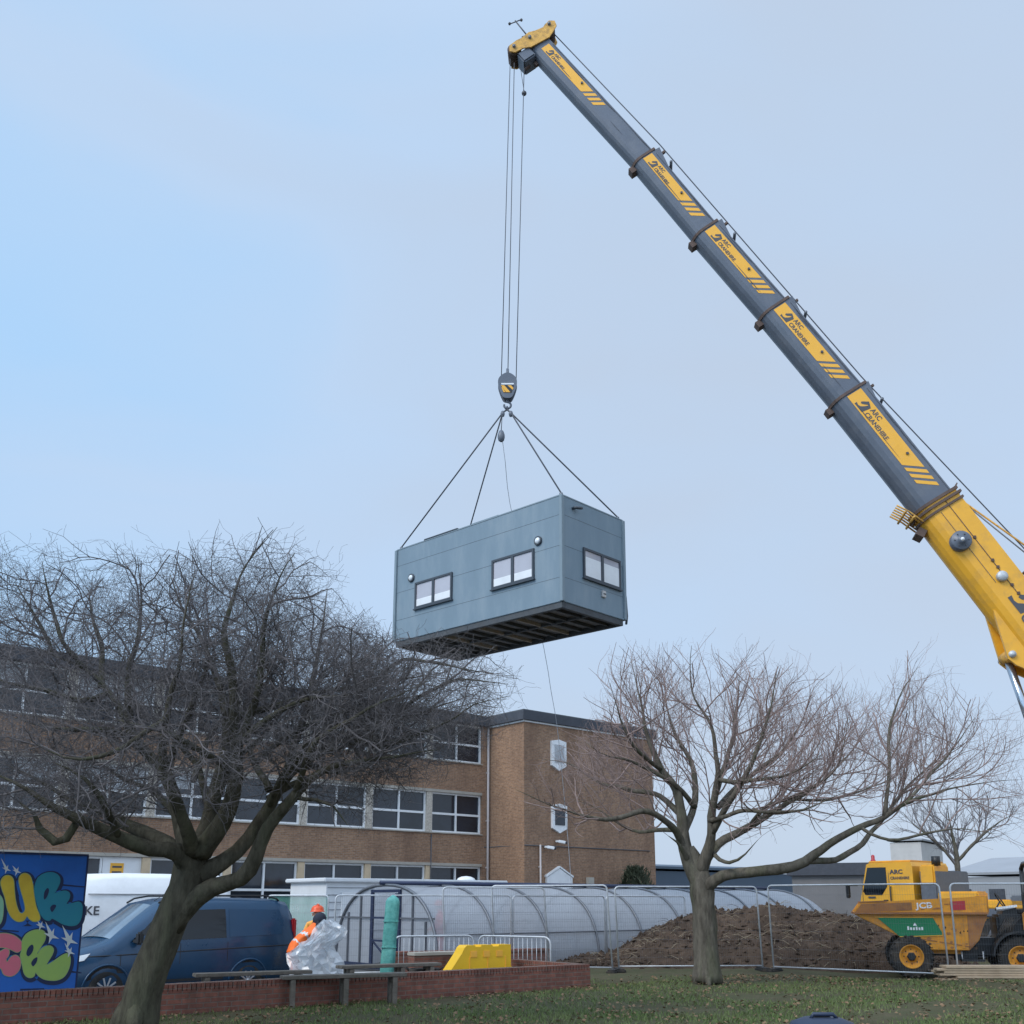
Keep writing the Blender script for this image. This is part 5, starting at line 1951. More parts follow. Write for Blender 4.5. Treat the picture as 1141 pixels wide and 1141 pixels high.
# ------------------------------------------------------------------ crane
YT, YF = 29.8, 28.0
AX = [(600, 55), (716, 181), (784, 262), (860, 349), (941, 445), (1037, 565), (1112, 660), (1285, 884)]
tot = [0]
for (x0, y0), (x1, y1) in zip(AX, AX[1:]):
    tot.append(tot[-1] + math.hypot(x1 - x0, y1 - y0))
BP = [at(x, y, lerp(YT, YF, t / tot[-1])) for (x, y), t in zip(AX, tot)]
CF = V((onx(957, 35), 35, 0)) + V((0.75, 0.66, 0)) * 1.35
head_d = V((-0.66, 0.751, 0)).normalized()
crane = thing('mobile_crane', 'yellow mobile crane with long grey telescopic boom reaching high over the yard', 'crane', (CF.x, CF.y, -0.1),
              math.atan2(head_d.y, head_d.x))
b = MB()
b.box((-6.4, 0, 1.05), (12.4, 2.5, 0.5), 'crane_yellow', bev=.05)
b.box((-6.6, 0, 1.42), (11.6, 2.66, 0.25), 'crane_grey', bev=.04)
b.box((-4.2, 0, 1.68), (3.0, 2.6, 0.28), 'crane_yellow', bev=.04)
b.box((-3.4, .95, 1.7), (1.3, .7, .75), 'crane_yellow', bev=.05)
b.box((-2.40, .7, 2.62), (.50, 1.0, .62), 'crane_yellow', bev=.05)
b.box((-2.40, .0, 2.1), (.55, 2.3, 1.3), 'galv_dark', bev=.03)
b.tube([(-2.6, .9, 2.9), (-2.6, .9, 3.2)], .14, 'black_paint', 10)
b.box((-5.6, 1.0, 1.78), (1.2, .6, .32), 'galv_dark', bev=.04)
for x in (-3.2, -10.6):
    b.box((x, 0, .8), (.4, 2.72, .5), 'crane_yellow', bev=.03)
    for s in (-1, 1):
        b.tube([(x, s * 1.25, 1.0), (x, s * 1.25, .18)], .10, 'chrome_rod', 10)
        b.lathe([(.3, 0), (.3, .06), (.1, .12)], 'galv_dark', Matrix.Translation((x, s * 1.25, .1)), 14)
b.build('chassis', crane)
b = MB()
o = [(0.0, .75), (.06, 1.5), (-.12, 2.2), (-.32, 2.98), (-.45, 3.04), (-1.88, 3.04), (-1.95, 2.9), (-1.95, .75)]
b.prism(o, 2.5, 'crane_yellow', rotm((1, 0, 0), (0, 0, 1), (0, -1, 0), (0, 0, 0)))
b.box((-1.1, 0, 3.07), (1.5, 2.3, .06), 'crane_yellow', bev=.02)
for s_ in (-1, 1):
    for x in (-.10, -1.08):
        b.box((x - .02, s_ * 1.252, 1.75), (.014, .012, 1.9), 'decal_dark')
    b.box((-.95, s_ * 1.27, 1.80), (.16, .03, .045), 'black_plastic', bev=.01)
    b.tube([(-1.16, s_ * 1.26, 1.3), (-1.16, s_ * 1.31, 1.35), (-1.16, s_ * 1.31, 2.2), (-1.16, s_ * 1.26, 2.25)], .018, 'black_paint', 6)
    b.box((-.6, s_ * 1.26, 1.05), (.7, .03, .16), 'black_plastic', bev=.02)
    b.box((-1.5, s_ * 1.256, 1.45), (.6, .02, .5), 'galv_dark', bev=.01)
b.box((.03, 0, 1.0), (.10, 2.3, .45), 'black_plastic', bev=.03)
b.build('cab', crane)
cabo = [o_ for o_ in bpy.data.objects if o_.name == 'cab'][0]
for s in (-1, 1):
    g = MB()
    g.prism([(-.14, 2.10), (-.36, 2.88), (-1.02, 2.88), (-1.02, 2.25), (-.82, 1.98), (-.22, 1.98)], .02, 'van_glass', rotm((1, 0, 0), (0, 0, 1), (0, -1, 0), (0, s * 1.255, 0)))
    g.build('window', cabo)
g = MB()
for z in (2.72, 2.50):
    g.text('ARC', .19, 'decal_dark', rotm((-1, 0, 0), (0, 0, 1), (0, 1, 0), (-1.16, 1.262, z - .06)), width=1.2, off=.008) if z > 2.6 else g.text('CRANEHIRE', .125, 'decal_dark', rotm((-1, 0, 0), (0, 0, 1), (0, 1, 0), (-1.16, 1.262, z - .02)), off=.004)
g.box((-.45, 1.262, 1.9), (.26, .02, .06), 'decal_dark')
g.build('door_lettering', cabo)
g = MB()
g.prism([(.055, 2.15), (-.20, 2.88), (-.22, 2.88), (.03, 2.15)], 2.2, 'van_glass', rotm((1, 0, 0), (0, 0, 1), (0, -1, 0), (-.06, 0, 0)))
g.build('windscreen', cabo)
for s in (-1, 1):
    g = MB()
    g.box((.10, s * .95, 1.1), (.08, .4, .2), 'lamp_clear', bev=.03)
    g.build('headlight', crane)
    g = MB()
    g.beam((.1, s * 1.2, 2.3), (.25, s * 1.55, 2.3), .04, .04, 'black_plastic')
    g.box((.25, s * 1.55, 2.1), (.1, .18, .45), 'black_plastic', bev=.03)
    g.build('wing_mirror', crane)
g = MB()
g.lathe([(.10, 3.1), (.07, 3.15), (.06, 3.16), (.06, 3.28), (.03, 3.31), (0, 3.32)], 'red_paint', Matrix.Translation((-.45, 1.0, 0)), 14)
g.build('beacon', crane)
for x in (-1.5, -4.6, -7.6, -9.3):
    for s in (1, -1):
        wheel(crane, (x, s * 1.12, .68), .68, .44, .36, 'black_rubber', 'galv_dark', s)
# superstructure beyond the right edge of the picture
SD = (BP[0].xy - BP[-1].xy).to_3d().normalized()         # horizontal direction of the boom
SS = V((-SD.y, SD.x, 0))
foot = BP[-1]
sup = rotm(SD, SS, (0, 0, 1), (foot.x, foot.y, 0))
b = MB(sup)
b.lathe([(1.0, 1.45), (1.0, 1.75), (.9, 1.8)], 'galv_dark', Matrix.Translation((1.2, 0, 0)), 28)
b.prism([(-1.5, 1.8), (2.6, 1.8), (2.6, 2.4), (.9, 2.7), (.5, foot.z + .35), (-.5, foot.z + .35), (-1.5, 3.0)], .14, 'crane_yellow', rotm((1, 0, 0), (0, 0, 1), (0, -1, 0), (0, .95, 0)))
b.prism([(-1.5, 1.8), (2.6, 1.8), (2.6, 2.4), (.9, 2.7), (.5, foot.z + .35), (-.5, foot.z + .35), (-1.5, 3.0)], .14, 'crane_yellow', rotm((1, 0, 0), (0, 0, 1), (0, -1, 0), (0, -.95, 0)))
b.box((.6, 0, 1.9), (4.4, 2.2, .3), 'crane_yellow', bev=.04)
b.tube([(0, -1.05, foot.z), (0, 1.05, foot.z)], .16, 'galv_dark', 14)
b.build('turntable', crane, world=True)
b = MB(sup)
b.box((-2.6, 0, 2.2), (1.2, 2.7, .7), 'crane_grey', bev=.08)
b.box((-2.6, 0, 2.92), (1.2, 2.7, .7), 'crane_grey', bev=.08)
b.box((-2.6, 0, 1.55), (1.2, 2.5, .55), 'crane_grey', bev=.08)
b.lathe([(.45, -.6), (.45, -.55), (.32, -.55), (.32, .55), (.45, .55), (.45, .6)], 'wire_rope', rotm((1, 0, 0), (0, 0, 1), (0, -1, 0), (-1.3, 0, 3.5)), 20)
b.build('counterweight', crane, world=True)
b = MB(sup)
b.prism([(.2, 1.75), (1.9, 1.75), (2.05, 2.5), (1.75, 3.75), (.2, 3.75)], .9, 'crane_yellow', rotm((1, 0, 0), (0, 0, 1), (0, -1, 0), (.6, 1.55, 0)))
ocab = b.build('operator_cab', crane, world=True)
b = MB(sup)
b.prism([(.5, 2.4), (1.93, 2.5), (1.68, 3.6), (.5, 3.6)], .92, 'van_glass', rotm((1, 0, 0), (0, 0, 1), (0, -1, 0), (.6, 1.555, 0)))
b.build('window', ocab, world=True)


def bframe(p, q):
    d = (p - q).normalized()           # towards the tip
    s = V((d.y, -d.x, 0)).normalized()
    if s.y > 0:
        s = -s
    up = s.cross(d)
    if up.z < 0:
        up = -up
    return d, s, up


def bsec(bl, q, p, w, h, m, d, s, up, n=10):
    prof = [(-w / 2, h / 2), (w / 2, h / 2), (w / 2, -.05 * h)]
    for i in range(1, n):
        a = math.pi * i / n
        prof.append((w / 2 * math.cos(a), -.05 * h - .45 * h * math.sin(a) ** .8))
    prof.append((-w / 2, -.05 * h))
    k = len(prof)
    vs = [q + s * a + up * c for a, c in prof] + [p + s * a + up * c for a, c in prof]
    bl.add(vs, [(i, (i + 1) % k, (i + 1) % k + k, i + k) for i in range(k)] + [tuple(range(k)), tuple(range(2 * k - 1, k - 1, -1))], m)


LOGO = [(0, 0), (309, 4), (350, 257), (172, 332), (58, 180), (80, 135), (135, 155), (216, 244), (257, 255), (207, 147), (153, 74), (88, 51), (0, 71)]
DIM = [(.62, .78), (.70, .86), (.78, .95), (.86, 1.06), (.96, 1.20), (1.10, 1.36)]
for i in range(5):
    p, q = BP[i], BP[i + 1]
    d, s, up = bframe(p, q)
    w, h = DIM[i]
    b = MB()
    L_ = (p - q).length
    bsec(b, q - d * (.6 if i < 4 else .3), p + (d * .02 if i else d * .1), w, h, 'crane_grey', d, s, up)
    # yellow side panel with slanted end stripes and lettering
    st = .12 if i else .30
    ln = (.43, .66, .68, .69, .73)[i] * L_
    sg = s
    Mx = rotm(-d, up, (-d).cross(up), p - d * st + s * (w / 2 + .006))
    b1_, b0_ = h * .33, -h * .09
    sl = (b1_ - b0_) * .83
    b.flat([(0, b0_), (0, b1_), (ln, b1_), (ln - sl, b0_)], 'decal_yellow', Mx)
    for k in range(3):
        g0 = ln + .10 + k * .24
        b.flat([(g0 - sl, b0_), (g0, b1_), (g0 + .14, b1_), (g0 - sl + .14, b0_)], 'decal_yellow', Mx)
    z = .005
    hh = (b1_ - b0_)
    x0 = .62 * hh
    b.flat([(x0 + q[0] * .78 * hh / 332, b0_ + .09 * hh + q[1] * .78 * hh / 332) for q in LOGO], 'decal_dark', Mx, z)
    T1 = Mx @ Matrix.Translation((x0 + .92 * hh, b0_ + .56 * hh, z))
    T2 = Mx @ Matrix.Translation((x0 + .92 * hh, b0_ + .14 * hh, z))
    b.text('ARC', hh * .44, 'decal_dark', T1, off=.005)
    b.text('CRANEHIRE', hh * .40, 'decal_dark', T2, off=.005)
    rg_ = random.Random(40 + i)
    for k in range(7):
        gx, gy = rg_.uniform(.2, L_ - .8), rg_.choice((h * .42, h * .38, -h * .03 - .0, h * .46)) if k > 2 else h * .44
        gl = rg_.uniform(.5, 1.8)
        b.flat([(gx, gy), (gx + gl * .3, gy + rg_.uniform(.008, .02)), (gx + gl, gy + .004), (gx + gl * .6, gy - rg_.uniform(.006, .02))], 'decal_dark' if k % 2 else 'wire_rope', Mx, .012)
    b.beam(Mx @ V((0.1, h * .47, .0)), Mx @ V((L_ - .1, h * .47, .0)), .025, .03, 'crane_grey', up)
    b.box(p - d * (st + ln * .8) + s * (w / 2 + .012) + up * h * .2, (.07, .07, .07), 'decal_dark')
    bo = b.build('boom_section', crane, world=True)
    if i:
        c = MB()
        for off, gw, th in ((-.02, 1.07, .09),):
            bsec(c, p - d * (off + th), p - d * off, w * gw, h * gw, 'rust_collar', d, s, up)
        c.beam(p - d * .1 + up * h * .45 - s * .1, p - d * .1 + up * (h * .5 + .42), .07, .10, 'rust_collar', s)
        c.prism([(-.08, h * .5), (-.06, h * .5 + .30), (.72, h * .5 + .12), (.80, h * .5)], .08, 'crane_grey', rotm(-d, up, (-d).cross(up), p + s * .1))
        c.beam(p - d * .75 + up * h * .45, p - d * .72 + up * (h * .5 + .22), .07, .10, 'rust_collar', s)
        c.tube([p - d * .76 + up * (h * .5 + .22) - s * .18, p - d * .70 + up * (h * .5 + .24) + s * .25], .05, 'galv_dark', 6)
        c.beam(p - d * .12 - up * h * .45, p - d * .12 - up * (h * .5 + .16), .3, .22, 'rust_collar', d)
        c.build('collar', bo, world=True)
# base section
p, q = BP[5], BP[7]
d, s, up = bframe(p, q)
w, h = DIM[5]
b = MB()
bsec(b, q, p, w, h, 'crane_yellow', d, s, up)
Mx = rotm(-d, up, (-d).cross(up), p + s * (w / 2))
b.beam(Mx @ V((.1, .16 * h, .004)), Mx @ V((3.6, .16 * h, .004)), .02, .02, 'rust_collar', up)
b.beam(Mx @ V((.4, -.07 * h, .004)), Mx @ V((3.0, -.07 * h, .004)), .012, .012, 'decal_dark', up)
for x in (1.55, 2.4, 2.65, 3.3, 3.6):
    b.box(Mx @ V((x, .17 * h, .012)), (.08, .05, .08), 'rust_collar')
# lettering
x0 = 3.55
b0_, b1_ = -.02 * h, .42 * h
hh = b1_ - b0_
b.flat([(x0 + q[0] * 1.05 * hh / 332, b0_ - .12 * hh + q[1] * 1.05 * hh / 332) for q in LOGO], 'decal_dark', Mx, .008)
b.text('ARC', hh * .70, 'decal_dark', Mx @ Matrix.Translation((x0 + 1.25 * hh, b0_ + .45 * hh, .008)), off=.012)
b.text('CRANEHIRE', hh * .56, 'decal_dark', Mx @ Matrix.Translation((x0 + 1.08 * hh, b0_ - .22 * hh, .010)), off=.010)
base = b.build('boom_base', crane, world=True)
c = MB()
for off, gw, th in ((-.06, 1.10, .09), (.10, 1.13, .08), (.28, 1.08, .07)):
    bsec(c, p - d * (off + th), p - d * off, w * gw, h * gw, 'rust_collar' if off else 'head_ochre', d, s, up)
for k in range(7):
    c.tube([p - d * (.0 + .05 * k) + up * (h * .52) + s * (.35 - .12 * k), p + d * .15 + up * (h * .52 + .22) + s * (.35 - .12 * k)], .022, 'rust_collar', 5)
# guard frame under the collar
for k in range(6):
    a = p - up * (h * .46 + .02) + s * (.45 - .18 * k)
    c.tube([a - d * .35, a - up * .16 + d * .15, a - up * .34 + d * .50], .028, 'head_ochre', 5)
for e_ in (.35, .8):
    c.tube([p - up * (h * .48 + .05 + .24 * e_) + d * (-.3 + .6 * e_) + s * .5, p - up * (h * .48 + .05 + .24 * e_) + d * (-.3 + .6 * e_) - s * .5], .04, 'head_ochre', 5)
c.beam(p - up * (h * .5) - d * .5, p - up * (h * .5 + .22) - d * .62, .5, .25, 'rust_collar', d)
c.build('collar', base, world=True)
c = MB()
Mr = Mx @ Matrix.Translation((1.45, -.14 * h, 0.0))
c.lathe([(.30, -.05), (.30, .14), (.27, .17), (.13, .17), (.11, .24), (.05, .25), (0, .25)], 'crane_grey', Mr, 26)
for k in range(6):
    c.ball(Mr @ V((.2 * math.cos(k * 1.047), .2 * math.sin(k * 1.047), .17)), .025, 'decal_dark', 6)
c.ball(Mr @ V((0, 0, .24)), .06, 'white_paint', 10)
c.build('cable_reel', base, world=True)
c = MB()
Mr = Mx @ Matrix.Translation((2.95, .10 * h, 0.0))
c.lathe([(.16, 0), (.16, .10), (.13, .14), (0, .15)], 'galv', Mr, 20)
c.tube([p - d * 3.1 + up * h * .5, p - d * 3.15 + up * (h * .5 + .28)], .04, 'rust_collar', 6)
c.tube([p - d * 3.15 + up * (h * .5 + .25) - s * .2, p - d * 3.15 + up * (h * .5 + .25) + s * .2], .04, 'rust_collar', 6)
c.build('camera_housing', base, world=True)
# lug for the lifting cylinder and the cylinder
c = MB()
lug = at(1122, 733, 28.5)
for sgn in (-1, 1):
    M_ = rotm(-d, up, (-d).cross(up), p + s * sgn * .33)
    a0 = M_.inverted() @ lug
    c.prism([(a0.x - 1.35, -h * .42), (a0.x + .05, a0.y - .16), (a0.x + .32, a0.y - .08), (a0.x + 1.2, -h * .35), (a0.x + .4, -.1 * h), (a0.x - .9, -.1 * h)], .10, 'crane_yellow', M_)
c.tube([lug - s * .5, lug + s * .5], .10, 'galv', 12)
c.tube([lug - s * .2, lug + s * .2], .18, 'head_ochre', 14)
c.build('cylinder_lug', base, world=True)
c = MB()
cyb = V((foot.x - 2.0, foot.y + .3, 2.1))
dv = (cyb - lug)
c.tube([lug, lug + dv * .45], .115, 'chrome_rod', 16)
c.tube([lug + dv * .42, cyb], .19, 'crane_yellow', 16)
c.build('luffing_cylinder', crane, world=True)
# boom head
p, q = BP[0], BP[1]
d, s, up = bframe(p, q)
c = MB()
rot = Matrix((d, s, up)).transposed()
hc = p + d * .28 + up * .05
for sg in (-1, 1):
    Mh = rotm(d, up, d.cross(up), hc + s * sg * .36)
    c.prism([(-.42, .35), (-.30, .62), (-.18, .84), (.02, .90), (.16, .74), (.06, .42), (.12, .14), (.22, -.1), (.18, -.42), (.22, -.62), (.20, -.95), (.0, -1.08), (-.16, -.95), (-.20, -.62), (-.34, -.4)], .05, 'head_ochre', Mh)
    for k in range(6):
        c.box(Mh @ V((-.18 + .06 * (k % 3), .62 - .28 * k, sg * .04)), (.16, .10, .07), 'rust_collar' if k % 2 else 'head_ochre', rot)
for (a, e_, r_) in ((.02, .66, .20), (.05, -.85, .25), (.0, -.2, .18)):
    for k in (-.24, -.12, 0, .12, .24):
        c.lathe([(r_ * .4, -.03), (r_, -.035), (r_ * .86, 0), (r_, .035), (r_ * .4, .03)], 'rust_collar', rotm(d, up, d.cross(up), hc + d * a + up * e_ + s * k), 16)
    c.tube([hc + d * a + up * e_ - s * .45, hc + d * a + up * e_ + s * .45], .06, 'galv_dark', 8)
c.box(hc - d * .10 + up * .1, (.5, .68, .5), 'head_ochre', rot, .03)
c.box(hc - d * .42 - up * .66, (.46, .66, .52), 'crane_grey', rot, .05)
c.box(hc - d * .62 - up * .80, (.14, .12, .2), 'rust_collar', rot)
c.box(hc - d * .75 - up * .45, (.14, .12, .2), 'rust_collar', rot)
bh = c.build('boom_head', crane, world=True)
c = MB()
a0 = at(591, 44, YT)
a1 = at(574, 23, YT)
c.tube([a0, a1], .025, 'decal_dark', 5)
tv = (a1 - a0).normalized()
pv = tv.cross(V((0, 1, 0))).normalized()
c.tube([a1 - pv * .18 - tv * .08, a1 + pv * .22 - tv * .02], .02, 'decal_dark', 5)
c.ball(a1 - pv * .2 - tv * .1, .055, 'decal_dark', 8)
c.ball(a1 + pv * .24, .055, 'decal_dark', 8)
c.tube([a0 + pv * .0 + tv * .2, a0 + pv * .2 + tv * .25], .03, 'decal_dark', 5)
c.box(a0 + tv * .12, (.12, .1, .12), 'decal_dark')
c.build('wind_sensor', bh, world=True)
# hoist rope along the boom and down to the hook
HY = 29.4
c = MB()
top = at(610, 30, YT)
c.tube([top, at(735, 161, lerp(YT, YF, .18)), at(960, 420, lerp(YT, YF, .53)), at(1141, 611, lerp(YT, YF, .78)), at(1300, 790, YF)], .020, 'wire_rope', 5)
c.tube([at(1062, 551, lerp(YT, YF, .70)), at(1141, 607, lerp(YT, YF, .79)), at(1300, 740, YF)], .03, 'head_ochre', 5)
c.tube([at(1068, 556, lerp(YT, YF, .70)), at(1141, 615, lerp(YT, YF, .79)), at(1300, 760, YF)], .022, 'galv_dark', 5)
for (x0, y0, x1, y1) in ((568.5, 66, 558.5, 424), (573, 70, 566, 410), (584, 76, 575, 424)):
    c.tube([at(x0, y0, YT - .1), at(x1, y1, HY)], .015, 'wire_rope', 5)
c.tube([at(580, 76, YT), at(584, 102, YT)], .01, 'wire_rope', 4)
c.ball(at(584, 104, YT - .1), .09, 'decal_dark', 10)
c.build('hoist_rope', crane, world=True)

# ------------------------------------------------------------------ hook block, slings, tag line
hp = at(565.5, 433, HY)
hook = thing('hook_block', 'dark crane hook block with yellow and black hazard stripes', 'hook block', hp)
b = MB()
o = closed_smooth([(-.09, .46), (.09, .46), (.27, .30), (.30, .08), (.20, -.25), (.10, -.40), (-.10, -.40), (-.20, -.25), (-.30, .08), (-.27, .30)], 4)
for y, t_ in ((-.15, .04), (.15, .04)):
    b.prism(o, t_, 'crane_grey', rotm((1, 0, 0), (0, 0, 1), (0, -1, 0), (0, y, 0)))
b.lathe([(.1, -.12), (.26, -.12), (.22, -.06), (.26, 0), (.22, .06), (.26, .12), (.1, .12)], 'wire_rope', rotm((1, 0, 0), (0, 0, 1), (0, -1, 0), (0, 0, .12)), 20)
b.box((0, 0, -.2), (.26, .27, .3), 'crane_grey', bev=.03)
b.tube([(0, 0, .40), (0, 0, .70)], .045, 'crane_grey', 8)
Mx = rotm((1, 0, 0), (0, 0, 1), (0, -1, 0), (0, -.176, 0))
b.flat([(-.20, .10), (.20, .10), (.20, .05), (-.20, .05)], 'white_paint', Mx)
b.flat([(-.21, .03), (.21, .03), (.13, -.24), (-.13, -.24)], 'hazard_black', Mx)
for k, (xa, xb) in enumerate(((-.21, -.10), (.0, .11))):
    b.flat([(xa, .02), (xb, .02), (min(xb + .19, .15), -.22), (xa + .17, -.22)] if k == 0 else [(xa, .02), (xb, .02), (.19, -.07), (.165, -.14)], 'decal_yellow', Mx, .003)
b.flat([(-.19, -.06), (-.13, -.22), (-.06, -.22), (-.17, -.04)], 'decal_yellow', Mx, .003)
b.build('sheave_block', hook)
b = MB()
b.tube([(0, 0, -.40), (0, 0, -.48)] + [(-.10 + .12 * math.cos(1.2 - k * .42), 0, -.60 + .12 * math.sin(1.2 - k * .42)) if False else (.0 + .11 * math.sin(k * .45), 0, -.59 + .11 * math.cos(k * .45)) for k in range(12)], .035, 'crane_grey', 8)
b.build('hook', hook)
ring = at(565, 458, HY)
sling = thing('lifting_sling', 'four legged chain sling from the hook to the cabin corners', 'sling', ring)
corners = [CM @ V(q) for q in ((.1, CL - .1, CH + .1), (CW - .1, CL - .1, CH + .1), (.1, .1, CH + .1), (CW - .1, .1, CH + .1))]
for k, cpt in enumerate(corners):
    b = MB()
    o = ring + V((-.14 if k < 2 else .12, 0, -.06))
    b.tube([ring + V((0, 0, .05)), o, cpt], [.03, .024, .022], 'wire_rope', 6)
    b.build('sling_leg', sling, world=True)
b = MB()
for x in (-.14, .12):
    b.ball(ring + V((x, 0, -.1)), .09, 'crane_grey', 8, (.8, .8, 1.3))
b.tube([ring + V((-.06, 0, .07)), ring + V((0, 0, .16)), ring + V((.06, 0, .07))], .028, 'crane_grey', 6)
b.build('shackle', sling, world=True)
hb2 = at(558.5, 486, HY - .1)
ball = thing('sling_ball', 'small dark weight ball hanging under the hook beside the slings', 'hook ball', hb2)
b = MB()
b.lathe([(.03, .2), (.07, .17), (.11, .05), (.115, -.05), (.09, -.15), (.04, -.19)], 'crane_grey', None, 16)
b.build('weight', ball)
b = MB()
b.tube([(-.0, 0, .18), (.03, 0, .75)], .014, 'wire_rope', 5)
b.build('chain', ball)
b = MB()
pts = [at(560, 492, HY), at(563, 515, 29.9), at(568, 560, 31.5), at(586, 640, 32.4), at(606, 722, 32.8), at(614, 770, 33.0), at(622, 820, 33.0), at(634, 950, 33.0), at(640, 1050, 32.9)]
b.tube([V(q) for q in crom([tuple(q) for q in pts], .5)], .009, 'rope_pale', 4)
tag(b.build('tag_line', loc=at(640, 1050, 32.9)), 'thin pale tag rope hanging below the lifted cabin', 'rope')


# ------------------------------------------------------------------ bare trees
def seed_left(t):
    return t.soft < .2


class Tree:
    def __init__(s, seed, Y, hull, depth, twig_m, up, gnarl, tiers):
        s.r = random.Random(seed)
        s.Y, s.hull, s.depth, s.up, s.gnarl, s.tiers = Y, hull, depth, up, gnarl, tiers
        s.wood, s.twig = MB(), MB()
        s.twig_m = twig_m
        s.n = 0
        s.zm = sum(q[1] for q in hull) / len(hull)
        s.soft = .14 if seed == 4 else .26
        s.x0 = sum(q[0] for q in hull) / len(hull)
        s.thin = .8 if seed == 4 else .78

    def ok(s, p):
        # the crown's own outline, in the upright plane through the trunk
        q = (p.y - s.Y) / s.depth
        if abs(q) > 1:
            return False
        k = 1 - .36 * q * q - (.10 * -q if q < 0 else 0)           # a dome: narrower and lower in front and behind
        return inside(s.hull, s.x0 + (p.x - s.x0) / (.5 + .5 * k), s.zm * .6 + (p.z - s.zm * .6) / k if p.z > s.zm else p.z)

    def limb(s, pts, wood_m, dens, first=0.25, nsides=9):
        """pts: (px, py, dY, radius) traced from the photograph at the tree's distance"""
        P = []
        for x, y, dy, r_ in pts:
            q = at(x, y, s.Y + dy)
            P.append((q.x, q.y, q.z, r_ * (.76 if seed_left(s) else .80) if r_ > .16 else r_ * s.thin))
        C = crom(P, 0.16)
        C2 = []
        for q in C:
            k = 0.05 if q[3] < .12 else 0.035
            n_ = noise.noise_vector(V(q[:3]) * 1.7) * k
            C2.append((q[0] + n_.x, q[1] + n_.y, q[2] + n_.z, q[3] * (1 + .10 * noise.noise(V(q[:3]) * 3.1))))
        C2[0] = C[0]
        cut = len(C2)
        for i in range(3, len(C2)):
            if i > .6 * len(C2) and C2[i][3] < .045 and C2[i][2] > s.zm and not s.ok(V(C2[i][:3])):
                cut = i
                break
        C2 = C2[:max(cut, 4)]
        n_c = len(C2)
        if C2[-1][3] < .1:
            C2 = [(q[0], q[1], q[2], q[3] * (1 - .72 * max(0, (i / (n_c - 1) - .55) / .45))) for i, q in enumerate(C2)]
        k0 = len(s.wood.v)
        s.wood.tube([V(q[:3]) for q in C2], [q[3] for q in C2], wood_m, max(nsides, 10 if C2[0][3] > .1 else 7))
        ns = max(nsides, 10 if C2[0][3] > .1 else 7)
        for i in range(len(C2)):            # ridged, lumpy bark
            c_ = V(C2[i][:3])
            for j in range(ns):
                p_ = V(s.wood.v[k0 + i * ns + j])
                d_ = p_ - c_
                p_ = c_ + d_ * (1 + .16 * noise.noise(V((d_.normalized().x * 2.2, d_.normalized().y * 2.2 + d_.normalized().z, i * .10))) + .07 * noise.noise(p_ * 7))
                s.wood.v[k0 + i * ns + j] = tuple(p_)
        L_ = len(C2)
        for i in range(1, L_):
            t = i / (L_ - 1)
            if t < first:
                continue
            seg = (V(C2[i][:3]) - V(C2[i - 1][:3]))
            d = seg.normalized()
            k = dens * seg.length
            while k > 0:
                if s.r.random() < k:
                    s.shoot(V(C2[i][:3]), d, 0, C2[i][3])
                k -= 1
        # the tip goes on as a branch
        s.shoot(V(C2[-1][:3]), (V(C2[-1][:3]) - V(C2[-2][:3])).normalized(), 0, C2[-1][3], 0.0)

    def shoot(s, p, d, tier, rpar, ang=None):
        ln0, ln1, r0, dens, a0, a1 = s.tiers[tier]
        r = s.r
        L_ = r.uniform(ln0, ln1)
        off = V((r.gauss(0, s.soft), 0, r.gauss(0, s.soft)))
        rad = min(r0 * r.uniform(.75, 1.25), rpar * .75)
        a = R(r.uniform(a0, a1)) if ang is None else ang
        ax = d.orthogonal().normalized()
        ax.rotate(Matrix.Rotation(r.uniform(0, 6.283), 3, d))
        v = d.copy()
        v.rotate(Matrix.Rotation(a, 3, ax))
        v = (v + V((0, 0, s.up[tier] * r.uniform(.2, 1.0)))).normalized()
        step = max(.05, min(.14, L_ / 4))
        k = max(3, int(L_ / step))
        pts, rs = [p.copy()], [rad]
        q = p.copy()
        for i in range(k):
            v = (v + V((r.gauss(0, 1), r.gauss(0, 1), r.gauss(0, 1))) * s.gnarl[tier] + V((0, 0, s.up[tier] * .22))).normalized()
            q = q + v * (L_ / k)
            if not s.ok(q + off):
                if i < 2:
                    return
                break
            pts.append(q.copy())
            rs.append(max(rad * (1 - .72 * (i + 1) / k), .0018))
        if len(pts) < 3:
            return
        sides = (6, 4, 3, 3)[tier]
        (s.twig).tube(pts, rs, s.twig_m, sides, False, tier < 2)
        s.n += 1
        if tier + 1 < len(s.tiers):
            m = len(pts)
            for i in range(1, m):
                if i < m * .15:
                    continue
                e_ = dens * (L_ / k)
                while e_ > 0:
                    if r.random() < e_:
                        s.shoot(pts[i], (pts[i] - pts[i - 1]).normalized(), tier + 1, rs[i])
                    e_ -= 1

    def done(s, name, label, base, roots, wood_m):
        t = thing(name, label, 'tree', base)
        for px, py, dy, r_ in roots:
            a = at(px, py, s.Y + dy)
            c = V((a.x, a.y, gz(a.x, a.y) - .06))
            m_ = V((base[0], base[1], 0)).lerp(V((c.x, c.y, 0)), .45)
            s.wood.tube([V((base[0], base[1], base[2] + .42)) + (c - V(base)) * .16, V((m_.x, m_.y, base[2] + .22)), c], [r_ * .8, r_, r_ * .35], wood_m, 9)
        s.wood.build('trunk', t, world=True)
        s.twig.build('crown', t, world=True)
        print(name, s.n, 'shoots', len(s.twig.f), 'faces')
        return t


def hullxz(pts, Y):
    return [(q.x, q.z) for q in (at(x, y, Y) for x, y in pts)]


